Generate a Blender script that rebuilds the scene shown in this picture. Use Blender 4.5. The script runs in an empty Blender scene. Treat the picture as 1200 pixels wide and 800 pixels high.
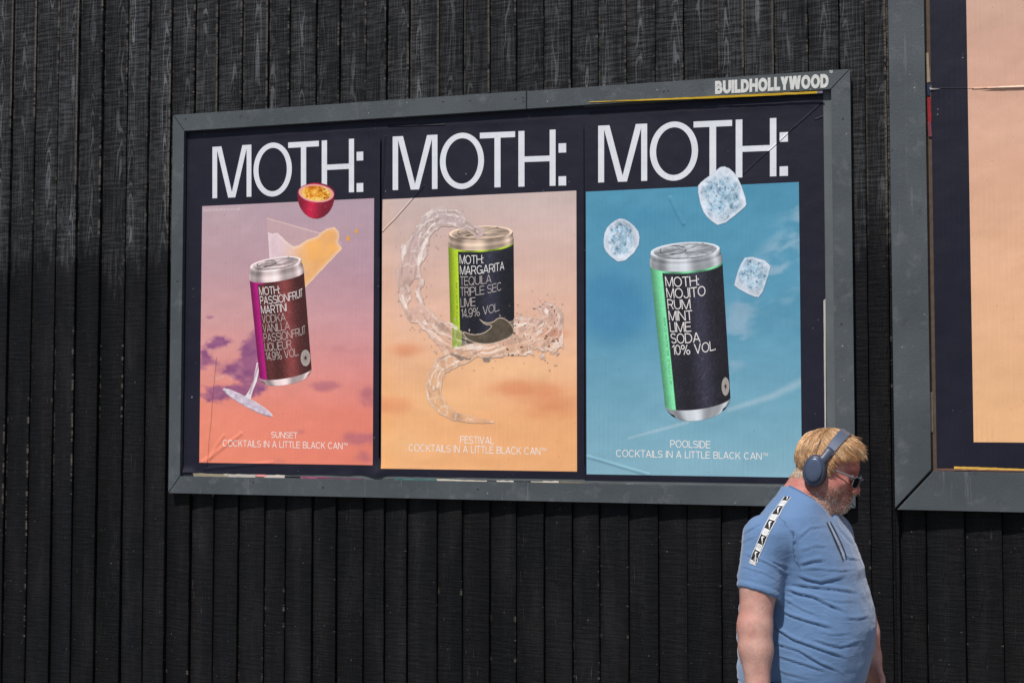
import bpy, math, random
import numpy as np
from mathutils import Vector, Matrix
from mathutils.bvhtree import BVHTree

random.seed(7)
rng = np.random.default_rng(11)
SC = bpy.context.scene
COL = SC.collection

# ------------------------------------------------------------------ camera
FPX = 1500.0                       # focal length in units of a 1200-wide frame
PITCH, YAW = 0.0469, -0.2768
CAM = np.array([3.3106, -5.5995, 1.78])
FW = np.array([math.sin(YAW)*math.cos(PITCH), math.cos(YAW)*math.cos(PITCH), math.sin(PITCH)])
RT = np.array([math.cos(YAW), -math.sin(YAW), 0.0])
UP = np.cross(RT, FW)
cd = bpy.data.cameras.new('camera'); cam = bpy.data.objects.new('camera', cd); COL.objects.link(cam)
cd.sensor_width = 36; cd.lens = FPX/1200*36; cd.clip_start = 0.05; cd.clip_end = 5000
M = Matrix(((RT[0], UP[0], -FW[0], CAM[0]), (RT[1], UP[1], -FW[1], CAM[1]), (RT[2], UP[2], -FW[2], CAM[2]), (0, 0, 0, 1)))
cam.matrix_world = M
SC.camera = cam

# ------------------------------------------------------------------ sky, sun, exposure
SUN_EL = math.radians(57); SUN_TO = np.array([-0.25, -0.968])      # horizontal direction towards the sun
SUN_TO = SUN_TO/np.linalg.norm(SUN_TO)
world = bpy.data.worlds.new('World'); SC.world = world; world.use_nodes = True
wn = world.node_tree; bg = wn.nodes['Background']
sky = wn.nodes.new('ShaderNodeTexSky'); sky.sky_type = 'NISHITA'; sky.sun_disc = False
sky.sun_elevation = SUN_EL; sky.sun_rotation = math.atan2(SUN_TO[0], SUN_TO[1])
wn.links.new(sky.outputs[0], bg.inputs[0]); bg.inputs[1].default_value = 0.085
sl = bpy.data.lights.new('sun', 'SUN'); sl.energy = 4.2; sl.angle = math.radians(0.55); sl.color = (1.0, 0.955, 0.89)
so = bpy.data.objects.new('sun', sl); COL.objects.link(so)
sd = Vector((SUN_TO[0]*math.cos(SUN_EL), SUN_TO[1]*math.cos(SUN_EL), math.sin(SUN_EL)))
so.rotation_euler = sd.to_track_quat('Z', 'Y').to_euler(); so.location = (0, -10, 20)
SC.view_settings.view_transform = 'Standard'; SC.view_settings.look = 'None'
SC.view_settings.exposure = 0.10; SC.view_settings.gamma = 1.0; SC.view_settings.use_curve_mapping = False

# ------------------------------------------------------------------ helpers: projection of flat things
def rays(px, py):
    px = np.asarray(px, float); py = np.asarray(py, float)
    return FW + ((px-600)/FPX)[..., None]*RT - ((py-400)/FPX)[..., None]*UP
def wallpt(px, py, y):
    """Point of the wall-parallel plane at depth y that the photograph shows at (px, py)."""
    d = rays(px, py); t = (y-CAM[1])/d[..., 1]
    return CAM + t[..., None]*d
def topx(P):
    X = np.asarray(P, float)-CAM; d = X@FW
    return 600+FPX*(X@RT)/d, 400-FPX*(X@UP)/d

def s2l(c):
    c = np.asarray(c, float)/255.0
    return np.where(c <= 0.04045, c/12.92, ((c+0.055)/1.055)**2.4)

# value noise
def _hash(i, j, s):
    n = (i.astype(np.int64)*374761393 + j.astype(np.int64)*668265263 + s*1442695041) & 0xffffffff
    n = ((n ^ (n >> 13))*1274126177) & 0xffffffff
    return ((n ^ (n >> 16)) & 0xffff)/65535.0
def vnoise(x, y, s=0):
    xi = np.floor(x); yi = np.floor(y); fx = x-xi; fy = y-yi
    fx = fx*fx*(3-2*fx); fy = fy*fy*(3-2*fy)
    a = _hash(xi, yi, s); b = _hash(xi+1, yi, s); c = _hash(xi, yi+1, s); d = _hash(xi+1, yi+1, s)
    return (a*(1-fx)+b*fx)*(1-fy)+(c*(1-fx)+d*fx)*fy
def fbm(x, y, o=4, s=0):
    v = 0; a = 0.5; t = 0
    for k in range(o):
        v = v+a*vnoise(x*2**k, y*2**k, s+k*17); t += a; a *= 0.5
    return v/t
def sstep(a, b, x):
    t = np.clip((x-a)/(b-a), 0, 1); return t*t*(3-2*t)
def mixc(c, d, t):
    return c*(1-t[..., None]) + np.asarray(d, float)*t[..., None]
def ramp(x, stops):
    xs = [s[0] for s in stops]; return np.stack([np.interp(x, xs, [s[1][k] for s in stops]) for k in range(3)], -1)

# ------------------------------------------------------------------ helpers: objects
def raw_mesh(name, V, F, col=None, smooth=False, mats=None, mi=None, attrs=None):
    me = bpy.data.meshes.new(name)
    V = np.asarray(V, np.float32)
    if isinstance(F, np.ndarray):
        n = F.shape[1]; nf = len(F)
        me.vertices.add(len(V)); me.vertices.foreach_set('co', V.ravel())
        me.loops.add(nf*n); me.loops.foreach_set('vertex_index', F.astype(np.int32).ravel())
        me.polygons.add(nf); me.polygons.foreach_set('loop_start', np.arange(nf, dtype=np.int32)*n)
        me.update(calc_edges=True)
    else:
        me.from_pydata([tuple(v) for v in V], [], [tuple(int(i) for i in f) for f in F]); me.update()
    if col is not None:
        c = np.ones((len(V), 4), np.float32); c[:, :3] = col
        a = me.color_attributes.new('col', 'FLOAT_COLOR', 'POINT'); a.data.foreach_set('color', c.ravel())
    for k, v in (attrs or {}).items():
        v = np.asarray(v, np.float32)
        if v.ndim == 1:
            a = me.attributes.new(k, 'FLOAT', 'POINT'); a.data.foreach_set('value', v)
        else:
            a = me.attributes.new(k, 'FLOAT_VECTOR', 'POINT'); a.data.foreach_set('vector', v.ravel())
    if smooth:
        me.polygons.foreach_set('use_smooth', np.ones(len(me.polygons), bool))
    for m in (mats or []): me.materials.append(m)
    if mi is not None: me.polygons.foreach_set('material_index', np.asarray(mi, np.int32))
    me.update()
    return me
def obj(name, me, parent=None):
    o = bpy.data.objects.new(name, me); COL.objects.link(o)
    if parent is not None: o.parent = parent
    return o
def tag(o, label=None, cat=None, group=None, kind=None):
    if label: o['label'] = label
    if cat: o['category'] = cat
    if group: o['group'] = group
    if kind: o['kind'] = kind
    return o
def empty(name, loc, rz=0.0):
    o = bpy.data.objects.new(name, None); COL.objects.link(o); o.location = loc; o.rotation_euler = (0, 0, rz)
    o.empty_display_size = 0.1
    return o
class MB:
    """collects geometry for one mesh"""
    def __init__(s): s.V = []; s.F = []; s.C = []; s.n = 0; s.mi = []
    def add(s, V, F, c=None, mi=0):
        V = np.asarray(V, float).reshape(-1, 3)
        s.V.append(V); s.F += [tuple(int(i)+s.n for i in f) for f in F]; s.mi += [mi]*len(F)
        s.C.append(np.broadcast_to(np.asarray(c if c is not None else (1, 1, 1), float), (len(V), 3)))
        s.n += len(V)
    def box(s, a, b, c=None, mi=0):
        x0, y0, z0 = a; x1, y1, z1 = b
        s.add([(x0,y0,z0),(x1,y0,z0),(x1,y1,z0),(x0,y1,z0),(x0,y0,z1),(x1,y0,z1),(x1,y1,z1),(x0,y1,z1)],
              [(0,3,2,1),(4,5,6,7),(0,1,5,4),(1,2,6,5),(2,3,7,6),(3,0,4,7)], c, mi)
    def tube(s, P, r, n=8, c=None, mi=0, flat=1.0, caps=True, ref=None):
        P = np.asarray(P, float); m = len(P); r = np.broadcast_to(np.asarray(r, float), (m,))
        T = np.gradient(P, axis=0); T /= np.linalg.norm(T, axis=1)[:, None]+1e-12
        ref = np.asarray(ref if ref is not None else ((0, 0, 1) if abs(T[0][2]) < .9 else (1, 0, 0)), float)
        V = []
        for k in range(m):
            a = np.cross(T[k], ref); a /= np.linalg.norm(a)+1e-12; b = np.cross(T[k], a)
            for j in range(n):
                t = 2*math.pi*j/n; V.append(P[k]+r[k]*(math.cos(t)*a*flat+math.sin(t)*b))
        F = [(k*n+j, k*n+(j+1) % n, (k+1)*n+(j+1) % n, (k+1)*n+j) for k in range(m-1) for j in range(n)]
        if caps: F += [tuple(range(n))[::-1], tuple((m-1)*n+j for j in range(n))]
        s.add(V, F, c, mi)
    def build(s, name, mats, parent=None, smooth=False, off=(0, 0, 0)):
        V = np.concatenate(s.V)-np.asarray(off, float)
        me = raw_mesh(name, V, s.F, np.concatenate(s.C), smooth, mats if isinstance(mats, list) else [mats], s.mi)
        return obj(name, me, parent)

# ------------------------------------------------------------------ helpers: node materials
class NT:
    def __init__(s, name):
        s.m = bpy.data.materials.new(name); s.m.use_nodes = True; s.t = s.m.node_tree
        s.b = s.t.nodes['Principled BSDF']
    def n(s, typ, **k):
        o = s.t.nodes.new(typ)
        for a, v in k.items(): setattr(o, a, v)
        return o
    def put(s, sock, v):
        if hasattr(v, 'is_output'): s.t.links.new(v, sock)
        elif isinstance(v, (tuple, list)) and len(v) == 3 and sock.type == 'RGBA': sock.default_value = (*v, 1)
        else: sock.default_value = v
    def math(s, op, a, b=0.0, c=0.0, clamp=False):
        o = s.n('ShaderNodeMath', operation=op); o.use_clamp = clamp
        s.put(o.inputs[0], a); s.put(o.inputs[1], b); s.put(o.inputs[2], c); return o.outputs[0]
    def vm(s, op, a, b=(0, 0, 0), out=0):
        o = s.n('ShaderNodeVectorMath', operation=op); s.put(o.inputs[0], a)
        if op == 'SCALE': s.put(o.inputs[3], b)
        else: s.put(o.inputs[1], b)
        return o.outputs[out]
    def noise(s, vec, scale=5.0, detail=3.0, rough=0.5, dist=0.0):
        o = s.n('ShaderNodeTexNoise'); s.put(o.inputs['Vector'], vec); o.inputs['Scale'].default_value = scale
        o.inputs['Detail'].default_value = detail; o.inputs['Roughness'].default_value = rough
        o.inputs['Distortion'].default_value = dist; return o.outputs[0]
    def comb(s, x, y, z):
        o = s.n('ShaderNodeCombineXYZ')
        for i, v in enumerate((x, y, z)): s.put(o.inputs[i], v)
        return o.outputs[0]
    def sep(s, v):
        o = s.n('ShaderNodeSeparateXYZ'); s.put(o.inputs[0], v); return o.outputs
    def map(s, v, a, b, c=0.0, d=1.0, smooth=True):
        o = s.n('ShaderNodeMapRange'); o.interpolation_type = 'SMOOTHSTEP' if smooth else 'LINEAR'
        s.put(o.inputs[0], v)
        for i, w in enumerate((a, b, c, d)): s.put(o.inputs[1+i], w)
        return o.outputs[0]
    def mix(s, f, a, b, blend='MIX'):
        o = s.n('ShaderNodeMix', data_type='RGBA', blend_type=blend); s.put(o.inputs[0], f)
        s.put(o.inputs[6], a); s.put(o.inputs[7], b); return o.outputs[2]
    def attr(s, name, out='Vector'):
        o = s.n('ShaderNodeAttribute'); o.attribute_name = name; return o.outputs[out]
    def pos(s): return s.n('ShaderNodeNewGeometry').outputs['Position']
    def objco(s): return s.n('ShaderNodeTexCoord').outputs['Object']
    def bump(s, h, strength=0.5, dist=0.01, normal=None):
        o = s.n('ShaderNodeBump'); o.inputs['Strength'].default_value = strength; o.inputs['Distance'].default_value = dist
        s.put(o.inputs['Height'], h)
        if normal is not None: s.put(o.inputs['Normal'], normal)
        return o.outputs[0]
    def out(s, color=None, rough=None, normal=None, spec=None, metal=None, **kw):
        if color is not None: s.put(s.b.inputs['Base Color'], color)
        if rough is not None: s.put(s.b.inputs['Roughness'], rough)
        if normal is not None: s.put(s.b.inputs['Normal'], normal)
        if spec is not None: s.put(s.b.inputs['Specular IOR Level'], spec)
        if metal is not None: s.put(s.b.inputs['Metallic'], metal)
        for k, v in kw.items(): s.put(s.b.inputs[k.replace('_', ' ')], v)
        return s.m

# ------------------------------------------------------------------ materials of the setting
def mat_plank():
    N = NT('charred_timber')
    pc = N.attr('pc'); u, z, pid = N.sep(pc); edge = N.attr('edge', 'Fac')
    wn_ = N.n('ShaderNodeTexWhiteNoise', noise_dimensions='1D'); N.put(wn_.inputs['W'], pid); rnd = wn_.outputs['Value']
    r2 = N.math('FRACT', N.math('MULTIPLY', rnd, 7.31)); r3 = N.math('FRACT', N.math('MULTIPLY', rnd, 23.7))
    q = N.math('SUBTRACT', u, N.math('MULTIPLY', N.math('SUBTRACT', r2, 0.5), 0.07))
    zz = N.math('ADD', z, N.math('MULTIPLY', pid, 3.77))
    low = N.noise(N.comb(N.math('MULTIPLY', u, 5.0), N.math('MULTIPLY', zz, 1.1), pid), 1.0, 3.0, 0.55)
    f = N.math('ADD', N.math('MULTIPLY', N.math('MULTIPLY', q, q), N.math('ADD', 200.0, N.math('MULTIPLY', r3, 260.0))),
               N.math('ADD', N.math('MULTIPLY', zz, 0.55), N.math('MULTIPLY', low, 1.9)))
    fine = N.noise(N.comb(N.math('MULTIPLY', u, 120.0), N.math('MULTIPLY', zz, 9.0), pid), 1.0, 3.0, 0.6)
    ring = N.math('SINE', N.math('ADD', N.math('MULTIPLY', f, 44.0), N.math('MULTIPLY', fine, 2.6)))
    ring = N.map(ring, 0.1, 0.95)
    streak = N.noise(N.comb(N.math('MULTIPLY', u, 300.0), N.math('MULTIPLY', zz, 4.0), pid), 1.0, 2.0, 0.6)
    saw = N.noise(N.comb(N.math('MULTIPLY', u, 9.0), N.math('MULTIPLY', zz, 80.0), pid), 1.0, 3.0, 0.62)
    saw2 = N.noise(N.comb(N.math('MULTIPLY', u, 60.0), N.math('MULTIPLY', zz, 260.0), pid), 1.0, 2.0, 0.6)
    sawm = N.math('MULTIPLY', N.map(saw, 0.43, 0.60), N.map(streak, .38, .55, .35, 1.0))
    patch = N.noise(N.comb(N.math('MULTIPLY', u, 9.0), N.math('MULTIPLY', zz, 2.2), N.math('MULTIPLY', pid, 1.7)), 1.0, 4.0, 0.6)
    # the old, silvered char above, the fresh black stain below a ragged line
    edgez = N.math('ADD', N.math('ADD', 2.46, N.math('MULTIPLY', N.math('SUBTRACT', rnd, 0.5), 0.26)),
                   N.math('MULTIPLY', N.math('SUBTRACT', N.noise(N.comb(N.math('MULTIPLY', u, 40.0), N.math('MULTIPLY', zz, 6.0), pid), 1.0, 3.0), 0.5), 0.5))
    old = N.map(N.math('SUBTRACT', z, edgez), -0.03, 0.12)
    center = N.map(N.math('ABSOLUTE', q), 0.03, 0.004)
    ringw = N.math('MULTIPLY', ring, N.math('ADD', 0.22, N.math('MULTIPLY', center, N.map(patch, 0.40, 0.62))))
    tone = N.math('ADD', N.math('MULTIPLY', sawm, N.map(patch, 0.3, 0.65, 0.25, 1.0)), N.math('MULTIPLY', N.map(streak, 0.47, 0.66), 0.55))
    oldc = N.mix(tone, (0.0036, 0.0039, 0.0050), (0.050, 0.051, 0.055))
    oldc = N.mix(N.math('MULTIPLY', ringw, 0.75, clamp=True), oldc, (0.115, 0.118, 0.126))
    tint = N.mix(N.map(N.noise(N.comb(N.math('MULTIPLY', u, 8.0), zz, pid), 1.5, 2.0), 0.4, 0.7), (0.0062, 0.0068, 0.0088), (0.0098, 0.0086, 0.0098))
    newc = N.mix(N.math('MULTIPLY', sawm, 0.6), N.vm('SCALE', tint, 0.72), N.vm('SCALE', tint, 1.35))
    newc = N.mix(N.math('MULTIPLY', N.map(patch, .45, .7), .55), newc, (0.0165, 0.0155, 0.0165)); c = N.mix(old, newc, oldc)
    c = N.vm('SCALE', c, N.math('ADD', 0.6, N.math('MULTIPLY', r3, 0.75)))
    # scuffs and pale scratches
    sc_ = N.noise(N.comb(N.math('MULTIPLY', u, 170.0), N.math('MULTIPLY', zz, 7.0), pid), 1.0, 4.0, 0.75)
    scp = N.noise(N.comb(N.math('MULTIPLY', u, 6.0), N.math('MULTIPLY', zz, 1.6), N.math('ADD', pid, 40.0)), 1.0, 2.0)
    scm = N.math('MULTIPLY', N.map(sc_, 0.60, 0.72), N.map(scp, 0.54, 0.68))
    spk = N.noise(N.comb(N.math('MULTIPLY', u, 60.0), N.math('MULTIPLY', zz, 60.0), pid), 1.0, 1.0)
    spm = N.math('MULTIPLY', N.map(spk, 0.76, 0.785), 0.6)
    c = N.mix(N.math('MULTIPLY', N.math('MAXIMUM', scm, spm), N.map(old, 0, 1, 0.75, 0.5)), c, (0.16, 0.15, 0.145))
    # worn arrises where the raw wood shows
    en = N.noise(N.comb(0.0, N.math('MULTIPLY', zz, 24.0), N.math('MULTIPLY', pid, 2.3)), 1.0, 4.0, 0.7)
    el = N.noise(N.comb(3.0, N.math('MULTIPLY', zz, 0.9), N.math('MULTIPLY', pid, 5.3)), 1.0, 1.0)
    thr = N.math('SUBTRACT', N.map(old, 0, 1, 0.69, 0.49, False), N.math('MULTIPLY', N.math('SUBTRACT', el, 0.5), 0.9))
    em = N.math('MULTIPLY', edge, N.map(N.math('SUBTRACT', en, thr), 0.0, 0.07))
    raw = N.mix(N.noise(N.comb(0.0, N.math('MULTIPLY', zz, 60.0), pid), 1.0, 2.0), (0.05, 0.043, 0.038), (0.34, 0.29, 0.245))
    c = N.mix(em, c, raw)
    h = N.math('ADD', N.math('ADD', N.math('MULTIPLY', saw, 0.75), N.math('MULTIPLY', saw2, 0.25)),
               N.math('ADD', N.math('MULTIPLY', ring, -0.35), N.math('MULTIPLY', streak, 0.35)))
    nrm = N.bump(h, 0.85, 0.008)
    rough = N.map(old, 0, 1, 0.62, 0.74)
    return N.out(c, rough, nrm, 0.13)
def mat_frame():
    N = NT('grey_frame_paint'); p = N.pos()
    n1 = N.noise(p, 3.0, 4.0); n2 = N.noise(N.vm('MULTIPLY', p, (8, 8, 90)), 1.0, 3.0); n3 = N.noise(N.vm('MULTIPLY', p, (90, 8, 8)), 1.0, 3.0)
    c = N.mix(N.map(n1, 0.3, 0.7), (0.051, 0.060, 0.068), (0.070, 0.081, 0.089))
    c = N.mix(N.math('MULTIPLY', N.map(N.noise(p, 11.0, 5.0, 0.7), 0.52, 0.72), 0.55), c, (0.125, 0.135, 0.142))
    chip = N.map(N.noise(p, 42.0, 2.0), 0.755, 0.775); c = N.mix(N.math('MULTIPLY', chip, 0.8), c, (0.42, 0.42, 0.40))
    drip = N.math('MULTIPLY', N.map(N.noise(N.vm('MULTIPLY', p, (55, 55, 3.5)), 1.0, 3.0, .6), .60, .70), N.map(N.noise(p, 2.1, 2.0), .48, .62)); c = N.mix(N.math('MULTIPLY', drip, .45), c, (.16, .165, .165))
    dirt = N.map(N.noise(p, 17.0, 5.0, 0.7), 0.60, 0.72); c = N.mix(N.math('MULTIPLY', dirt, 0.55), c, (0.03, 0.031, 0.033))
    return N.out(c, 0.5, N.bump(N.math('ADD', N.noise(p, 140.0, 3.0), N.math('MULTIPLY', n3, 0.6)), 0.25, 0.004), 0.35)
def mat_plain(name, c, rough=0.6, spec=0.3, metal=0.0, var=0.25, scale=20.0, bump=0.15, bscale=120.0):
    N = NT(name); p = N.objco()
    n1 = N.noise(p, scale, 4.0, 0.6)
    col = N.mix(n1, tuple(v*(1-var) for v in c), tuple(min(1, v*(1+var)) for v in c))
    return N.out(col, rough, N.bump(N.noise(p, bscale, 3.0), bump, 0.003), spec, metal)
def mat_print(creases):
    """Printed paper: ink from the colour attribute, real paper relief in the bump."""
    N = NT('printed_paper'); p = N.pos(); x, y, z = N.sep(p)
    c = N.attr('col', 'Color')
    c = N.vm('SCALE', c, N.map(N.noise(N.vm('MULTIPLY', p, (160, 1, 4)), 1.0, 3.0), 0.25, 0.75, 0.975, 1.025))
    spk = N.math('MULTIPLY', N.map(N.noise(N.vm('MULTIPLY', p, (1, 0, 1)), 85.0, 1.0), 0.745, 0.77), 0.45)
    c = N.mix(spk, c, (0.05, 0.05, 0.055))
    spw = N.math('MULTIPLY', N.map(N.noise(N.vm('ADD', p, (7, 0, 3)), 60.0, 1.0), 0.80, 0.82), 0.3)
    c = N.mix(spw, c, (0.5, 0.5, 0.5))
    rib = N.math('SINE', N.math('MULTIPLY', N.math('ADD', x, N.math('MULTIPLY', N.noise(p, 3.0, 1.0), 0.004)), 2*math.pi/0.021))
    h = N.math('ADD', N.math('MULTIPLY', N.math('MULTIPLY', rib, N.map(N.noise(p, 2.2, 2.0), .40, .68)), 0.00026), N.math('ADD', N.math('MULTIPLY', N.noise(p, 14.0, 3.0), 0.0020), N.math('MULTIPLY', N.noise(p, 3.5, 2.0), 0.008)))
    h = N.math('ADD', h, N.math('MULTIPLY', N.noise(N.vm('MULTIPLY', p, (70, 1, 5)), 1.0, 2.0), 0.0006))
    for (ax, az, bx, bz, w, amp) in creases:
        dx, dz = bx-ax, bz-az; L2 = dx*dx+dz*dz
        wob = N.math('MULTIPLY', N.math('SUBTRACT', N.noise(p, 9.0, 2.0), 0.5), w*2.0)
        tx = N.math('SUBTRACT', N.math('ADD', x, wob), ax); tz = N.math('SUBTRACT', z, az)
        t = N.math('DIVIDE', N.math('ADD', N.math('MULTIPLY', tx, dx), N.math('MULTIPLY', tz, dz)), L2, clamp=True)
        ex = N.math('SUBTRACT', tx, N.math('MULTIPLY', t, dx)); ez = N.math('SUBTRACT', tz, N.math('MULTIPLY', t, dz))
        d = N.math('SQRT', N.math('ADD', N.math('MULTIPLY', ex, ex), N.math('MULTIPLY', ez, ez)))
        h = N.math('ADD', h, N.map(d, w, 0.0, 0.0, amp))
    nrm = N.bump(h, 1.0, 1.0)
    return N.out(c, N.map(N.noise(p, 7.0, 3.0), 0.3, 0.7, 0.50, 0.62), nrm, 0.22)
M_plank = mat_plank(); M_frame = mat_frame()
M_dark = mat_plain('backing_board', (0.010, 0.010, 0.011), 0.8)

# ------------------------------------------------------------------ setting: ground, pavement, road
def ground_mat(name, a, b, sc, slabs=False):
    N = NT(name); p = N.pos(); n1 = N.noise(p, 0.7, 5.0, 0.6); n2 = N.noise(p, sc, 2.0)
    c = N.mix(N.math('ADD', N.math('MULTIPLY', n1, 0.6), N.math('MULTIPLY', n2, 0.4)), a, b); h = n2
    if slabs:
        br = N.n('ShaderNodeTexBrick'); N.put(br.inputs['Vector'], N.vm('MULTIPLY', p, (1, 1, 0)))
        br.inputs['Scale'].default_value = 1.0; br.inputs['Brick Width'].default_value = 0.9; br.inputs['Row Height'].default_value = 0.6
        br.inputs['Mortar Size'].default_value = 0.006
        br.inputs['Color1'].default_value = (1, 1, 1, 1); br.inputs['Color2'].default_value = (.8, .8, .8, 1); br.inputs['Mortar'].default_value = (.3, .3, .3, 1)
        c = N.mix(1.0, c, br.outputs['Color'], 'MULTIPLY')
    return N.out(c, 0.9, N.bump(h, 0.4, 0.01))
mb = MB(); mb.add([(-1500,-1500,-0.124),(1500,-1500,-0.124),(1500,1500,-0.124),(-1500,1500,-0.124)], [(0,1,2,3)])
tag(mb.build('ground', ground_mat('ground_earth', (0.06,0.058,0.054), (0.11,0.105,0.10), 90)), kind='structure')
mb = MB(); mb.add([(-300,-11.5,-0.12),(300,-11.5,-0.12),(300,-3.65,-0.12),(-300,-3.65,-0.12)], [(0,1,2,3)])
for k in range(-40, 41): mb.add([(k*6,-7.65,-0.116),(k*6+2.5,-7.65,-0.116),(k*6+2.5,-7.55,-0.116),(k*6,-7.55,-0.116)], [(0,1,2,3)], mi=1)
tag(mb.build('road', [ground_mat('asphalt', (0.04,0.04,0.042), (0.075,0.074,0.073), 160), mat_plain('road_paint', (0.7,0.7,0.68), 0.7)]), kind='structure')
mb = MB(); mb.box((-300,-3.5,-0.123), (300,0.4,0.0))
tag(mb.build('pavement', ground_mat('paving_slabs', (0.20,0.19,0.18), (0.33,0.32,0.30), 120, True)), kind='structure')
mb = MB(); mb.box((-300,-3.65,-0.1235), (300,-3.503,0.004))
tag(mb.build('kerb', ground_mat('kerb_stone', (0.25,0.245,0.235), (0.36,0.35,0.34), 140)), kind='structure')

# ------------------------------------------------------------------ the black boarded wall
WALL_TOP = 5.6
bx = [float(wallpt(np.array(p), np.array(60.0), -0.008)[0]) for p in
      (15,42,69,93,121,150,175,201,229,256,284,314.6,339,370,398,429,453,479,514,543,574,605,637,669,700.7,734,768,801,840.7,872,907,947,983,1013,1038)]
right = [float(wallpt(np.array(p), np.array(700.0), -0.008)[0]) for p in (1056,1086,1131,1175)]
left = [bx[0]]
while left[0] > -4.2: left.insert(0, left[0]-random.uniform(0.105, 0.135))
bx = left[:-1]+bx+[right[0]-0.004]
r2 = list(right)
while r2[-1] < 9.0: r2.append(r2[-1]+random.uniform(0.14, 0.16))
V = []; F = []; PC = []; ED = []
def plank(a, b, pid, yl, yr, warp):
    zs = np.concatenate([np.arange(0.03, 4.4, 0.085), [WALL_TOP]])
    n0 = len(V); c = 0.5*(a+b); gap = random.choice((0.001, 0.002, 0.003, 0.005))
    ph = random.uniform(0, 9); ch = random.choice((0.0011, 0.0014, 0.0018, 0.0024))
    for k, z in enumerate(zs):
        w = warp*math.sin(z*1.3+ph)+0.0007*math.sin(z*23+ph*3)+random.uniform(-1, 1)*0.0005
        yb = 0.003*math.sin(z*0.9+ph*2)
        prof = [(a+gap+w, 0.012, 0), (a+gap+w, yl+0.002+yb, .6), (a+gap+0.003+w, yl+yb, .25), (a+gap+0.012+w, yl+yb-0.001, 0),
                (c, 0.5*(yl+yr)+yb-0.0012, 0), (b-0.012+w, yr+yb, 0), (b-ch*1.6+w, yr+yb, .5), (b-0.5*ch+w, yr+.6*ch+yb, 1), (b+w, yr+1.6*ch+yb, .6), (b+w, yr+1.6*ch+yb+.003, 0), (b+w, 0.016, 0)]
        for (x, y, e) in prof:
            V.append((x, y, z)); PC.append((x-c, z, pid)); ED.append(e)
    m = len(prof)
    for k in range(len(zs)-1):
        for j in range(m-1):
            p0 = n0+k*m+j; F.append((p0, p0+1, p0+m+1, p0+m))
pid = 1
for a, b in zip(bx[:-1], bx[1:]):
    plank(a, b, pid, -0.003+random.uniform(-.002, .002), -0.0145+random.uniform(-.003, .003), 0.0012); pid += 1
for a, b in zip(r2[:-1], r2[1:]):
    plank(a+(0.006 if a == r2[0] else 0), b, pid, -0.004+random.uniform(-.001, .001), -0.014+random.uniform(-.002, .002), 0.001); pid += 1
wall = empty('timber_wall', (2.5, 0.1, 0))
def wl(V): return np.asarray(V, float)-np.array([2.5, 0.1, 0])
tag(wall, 'black charred timber boarded wall behind the posters and the walking man', 'wall')
obj('cladding', raw_mesh('cladding', wl(V), np.array(F), None, False, [M_plank], None, {'pc': np.array(PC), 'edge': np.array(ED)}), wall)
mb = MB(); mb.box((-4.2, 0.02, 0.0), (9.05, 0.22, WALL_TOP)); mb.build('backing', M_dark, wall, off=(2.5, 0.1, 0))
mb = MB(); mb.box((-4.25, -0.05, WALL_TOP+0.002), (9.1, 0.26, WALL_TOP+0.06)); mb.build('coping', M_frame, wall, off=(2.5, 0.1, 0))

# ------------------------------------------------------------------ billboard frames
YF, YP = -0.052, -0.0275            # front of the frames, face of the pasted paper
def rail(name, quad, par, off, y0=YF, y1=-0.0085, bev=0.003, seg=24):
    """quad: outer a, outer b, inner b, inner a as (x, z); a bevelled mitred board"""
    q = np.array(quad, float); cen = q.mean(0); ins = q+(cen-q)/np.linalg.norm(cen-q, axis=1)[:, None]*bev
    L = [[(p[0], y1, p[1]) for p in q], [(p[0], y0+bev, p[1]) for p in q], [(p[0], y0, p[1]) for p in ins]]
    V = [v for r in L for v in r]; F = [(8, 9, 10, 11)]
    for r in range(2):
        for j in range(4): F.append((r*4+j, r*4+(j+1) % 4, r*4+4+(j+1) % 4, r*4+4+j))
    a = MB(); a.add(V, F); return a.build(name, M_frame, par, off=off)
def WX(px, py, y=YF): return tuple(wallpt(np.array(float(px)), np.array(float(py)), y)[[0, 2]])
F1x0, F1x1, F1z0, F1z1 = 0.0, 3.223, 1.3376, 3.1876
iTL, iTR, iBR, iBL = WX(214, 152.5), WX(975.5, 105.5), WX(978, 573), WX(212.5, 556.5)
ix0 = 0.5*(iTL[0]+iBL[0]); ix1 = 0.5*(iTR[0]+iBR[0]); iz1 = 0.5*(iTL[1]+iTR[1]); iz0 = 0.5*(iBL[1]+iBR[1])
off1 = (1.6, 0.0, 1.3)
bb = empty('billboard', off1)
tag(bb, 'grey framed wide billboard holding three drinks posters side by side', 'billboard')
g = 0.0012
jx = WX(617, 120)[0]
rail('frame_rail', [(F1x0+g, F1z1), (jx-g, F1z1), (jx-g, iz1), (ix0+g, iz1)], bb, off1)
rail('frame_rail', [(jx+g, F1z1-.002), (F1x1-g, F1z1-.002), (ix1-g, iz1), (jx+g, iz1)], bb, off1)
rail('frame_rail', [(F1x1, F1z1-g), (F1x1, F1z0+g), (ix1, iz0+g), (ix1, iz1-g)], bb, off1)
rail('frame_rail', [(F1x1-g, F1z0), (F1x0+g, F1z0), (ix0+g, iz0), (ix1-g, iz0)], bb, off1)
rail('frame_rail', [(F1x0, F1z0+g), (F1x0, F1z1-g), (ix0, iz1-g), (ix0, iz0+g)], bb, off1)
M_board = mat_plain('paste_board', (0.10, 0.112, 0.118), 0.7, var=0.3, scale=9)
mb = MB(); mb.box((F1x0+.03, -0.0255, F1z0+.03), (F1x1-.03, 0.015, F1z1-.03)); mb.build('backing_board', M_board, bb, off=off1)

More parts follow.
